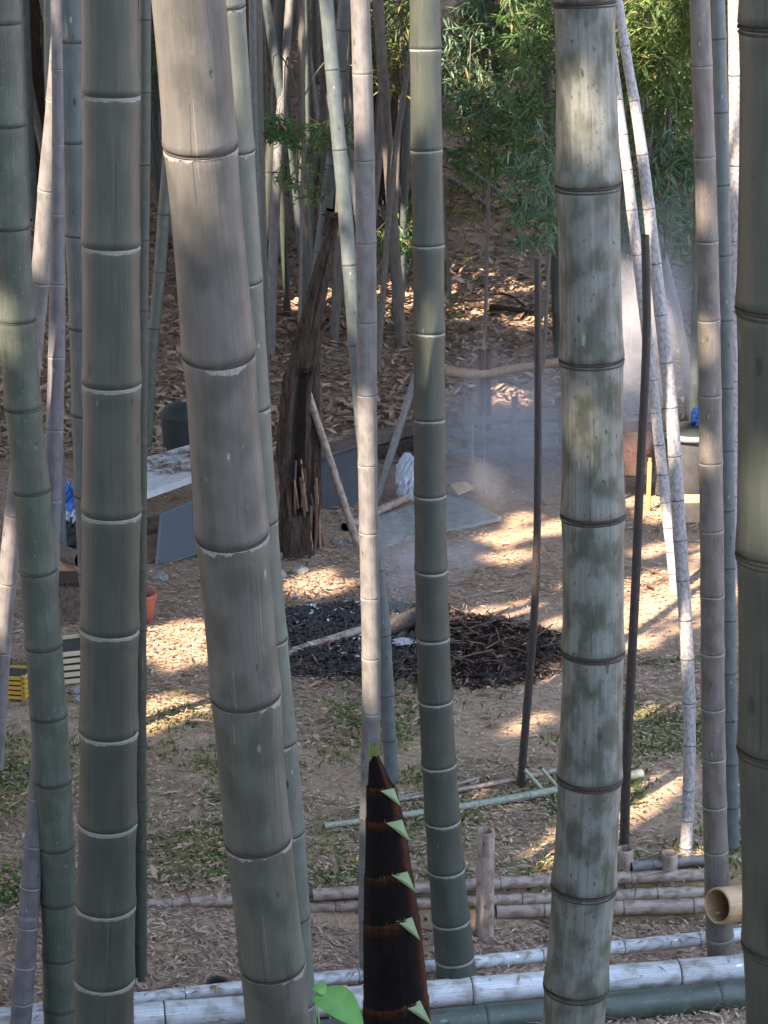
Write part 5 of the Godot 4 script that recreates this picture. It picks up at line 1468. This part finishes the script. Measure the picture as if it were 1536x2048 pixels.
func _ready() -> void:
	rng.seed = 20240517
	bumps.seed = 5
	bumps.frequency = 0.05
	view = Basis(Vector3.RIGHT, deg_to_rad(PITCH))
	# camera
	var cam := Camera3D.new()
	cam.name = "camera"
	cam.fov = rad_to_deg(2.0 * atan(1024.0 / F))
	cam.near = 0.05
	cam.far = 400.0
	cam.position = EYE
	cam.basis = view
	add_child(cam)
	cam.current = true
	# sky and exposure
	var env := Environment.new()
	env.background_mode = Environment.BG_SKY
	var sk := Sky.new()
	var pm := ProceduralSkyMaterial.new()
	pm.sky_top_color = Color(0.60, 0.69, 0.84)
	pm.sky_horizon_color = Color(0.87, 0.88, 0.90)
	pm.sky_curve = 0.2
	pm.ground_bottom_color = Color(0.12, 0.11, 0.09)
	pm.ground_horizon_color = Color(0.35, 0.36, 0.33)
	sk.sky_material = pm
	env.sky = sk
	env.background_energy_multiplier = 1.15
	env.tonemap_mode = Environment.TONE_MAPPER_LINEAR
	env.tonemap_exposure = 5.8
	env.volumetric_fog_enabled = true
	env.volumetric_fog_density = 0.0
	env.sdfgi_enabled = true
	env.ssao_enabled = true
	env.ssil_enabled = true
	var we := WorldEnvironment.new()
	we.name = "environment"
	we.environment = env
	add_child(we)
	# sun
	var sun := DirectionalLight3D.new()
	sun.name = "sun"
	sun.light_energy = 1.6
	sun.light_color = Color(1.0, 0.91, 0.82)
	sun.light_angular_distance = 0.5
	sun.shadow_enabled = true
	add_child(sun)
	sun.look_at_from_position(SUN * 50.0, Vector3.ZERO, Vector3.UP)
	# matter
	make_materials()
	M.silvergreen = skin("pale_green_pole_skin", Color(0.24, 0.255, 0.19), Color(0.17, 0.18, 0.13), 0.4, Color(0.12, 0.12, 0.1), 0.15, 0.25, 111, 0.5)
	M.tanpipe = skin("tan_cut_pipe_skin", Color(0.33, 0.225, 0.12), Color(0.24, 0.15, 0.08), 0.5, Color(0.16, 0.1, 0.06), 0.15, 0.3, 121, 0.6)
	M.sheath = skin("shoot_sheath", Color(0.8, 0.78, 0.76), Color(0.5, 0.46, 0.42), 0.5, Color(1.0, 0.85, 0.7), 0.2, 0.6, 161, 0.85, 0.04)
	M.sheath.metallic_specular = 0.2
	M.leafgreen = plain("leaf_stalk", Color(0.14, 0.3, 0.09), 0.5)
	M.bag = plain("pale_plastic", Color(0.36, 0.4, 0.44), 0.5)
	M.carton = matter("tan_carton", Color(0.38, 0.26, 0.15), Color(0.50, 0.36, 0.22), 0.03, 2.0, 41, 0.9, 0.2)
	M.galv = plain("galvanised_wire", Color(0.085, 0.1, 0.115), 0.6, 0.2)
	M.binplastic = plain("dark_green_plastic", Color(0.012, 0.017, 0.015), 0.8)
	M.bluetarp = plain("blue_tarpaulin", Color(0.05, 0.14, 0.38), 0.5)
	M.redpot = matter("red_clay", Color(0.26, 0.075, 0.045), Color(0.36, 0.12, 0.07), 0.04, 3.0, 42, 0.85, 0.2)
	M.beige = plain("beige_plastic", Color(0.42, 0.35, 0.24), 0.6)
	M.yellow = plain("yellow_plastic", Color(0.42, 0.25, 0.035), 0.6)
	M.yellowwood = plain("yellow_wood", Color(0.32, 0.2, 0.08), 0.8)
	M.moss_clump = matter("moss", Color(0.03, 0.05, 0.012), Color(0.10, 0.15, 0.03), 0.08, 3.0, 43, 0.95, 1.0)
	for k in 2:
		unit_rings.append(lathe([Vector2(0.97, -0.085), Vector2(1.018, -0.075), Vector2(1.034, -0.03), Vector2(0.97, 0.005)] if k == 0 else [Vector2(0.97, -0.21), Vector2(1.02, -0.19), Vector2(1.06, -0.13), Vector2(1.0, -0.09), Vector2(1.0, -0.07), Vector2(1.075, -0.03), Vector2(1.06, 0.02), Vector2(0.97, 0.03)], 40))
	for k in 6:
		unit_bands.append(wax_band(k, 0.25 if k < 3 else 1.2))
	make_gaps()
	print("materials ", Time.get_ticks_msec())
	build_ground()
	scatter_litter()
	print("ground ", Time.get_ticks_msec())
	build_culms()
	print("culms ", Time.get_ticks_msec())
	build_grove()
	build_foliage()
	print("grove ", Time.get_ticks_msec(), " crown leaves ", leaf_budget)
	build_poles()
	build_shoot()
	build_fire()
	build_clutter()
	build_smoke()
	print("all ", Time.get_ticks_msec())
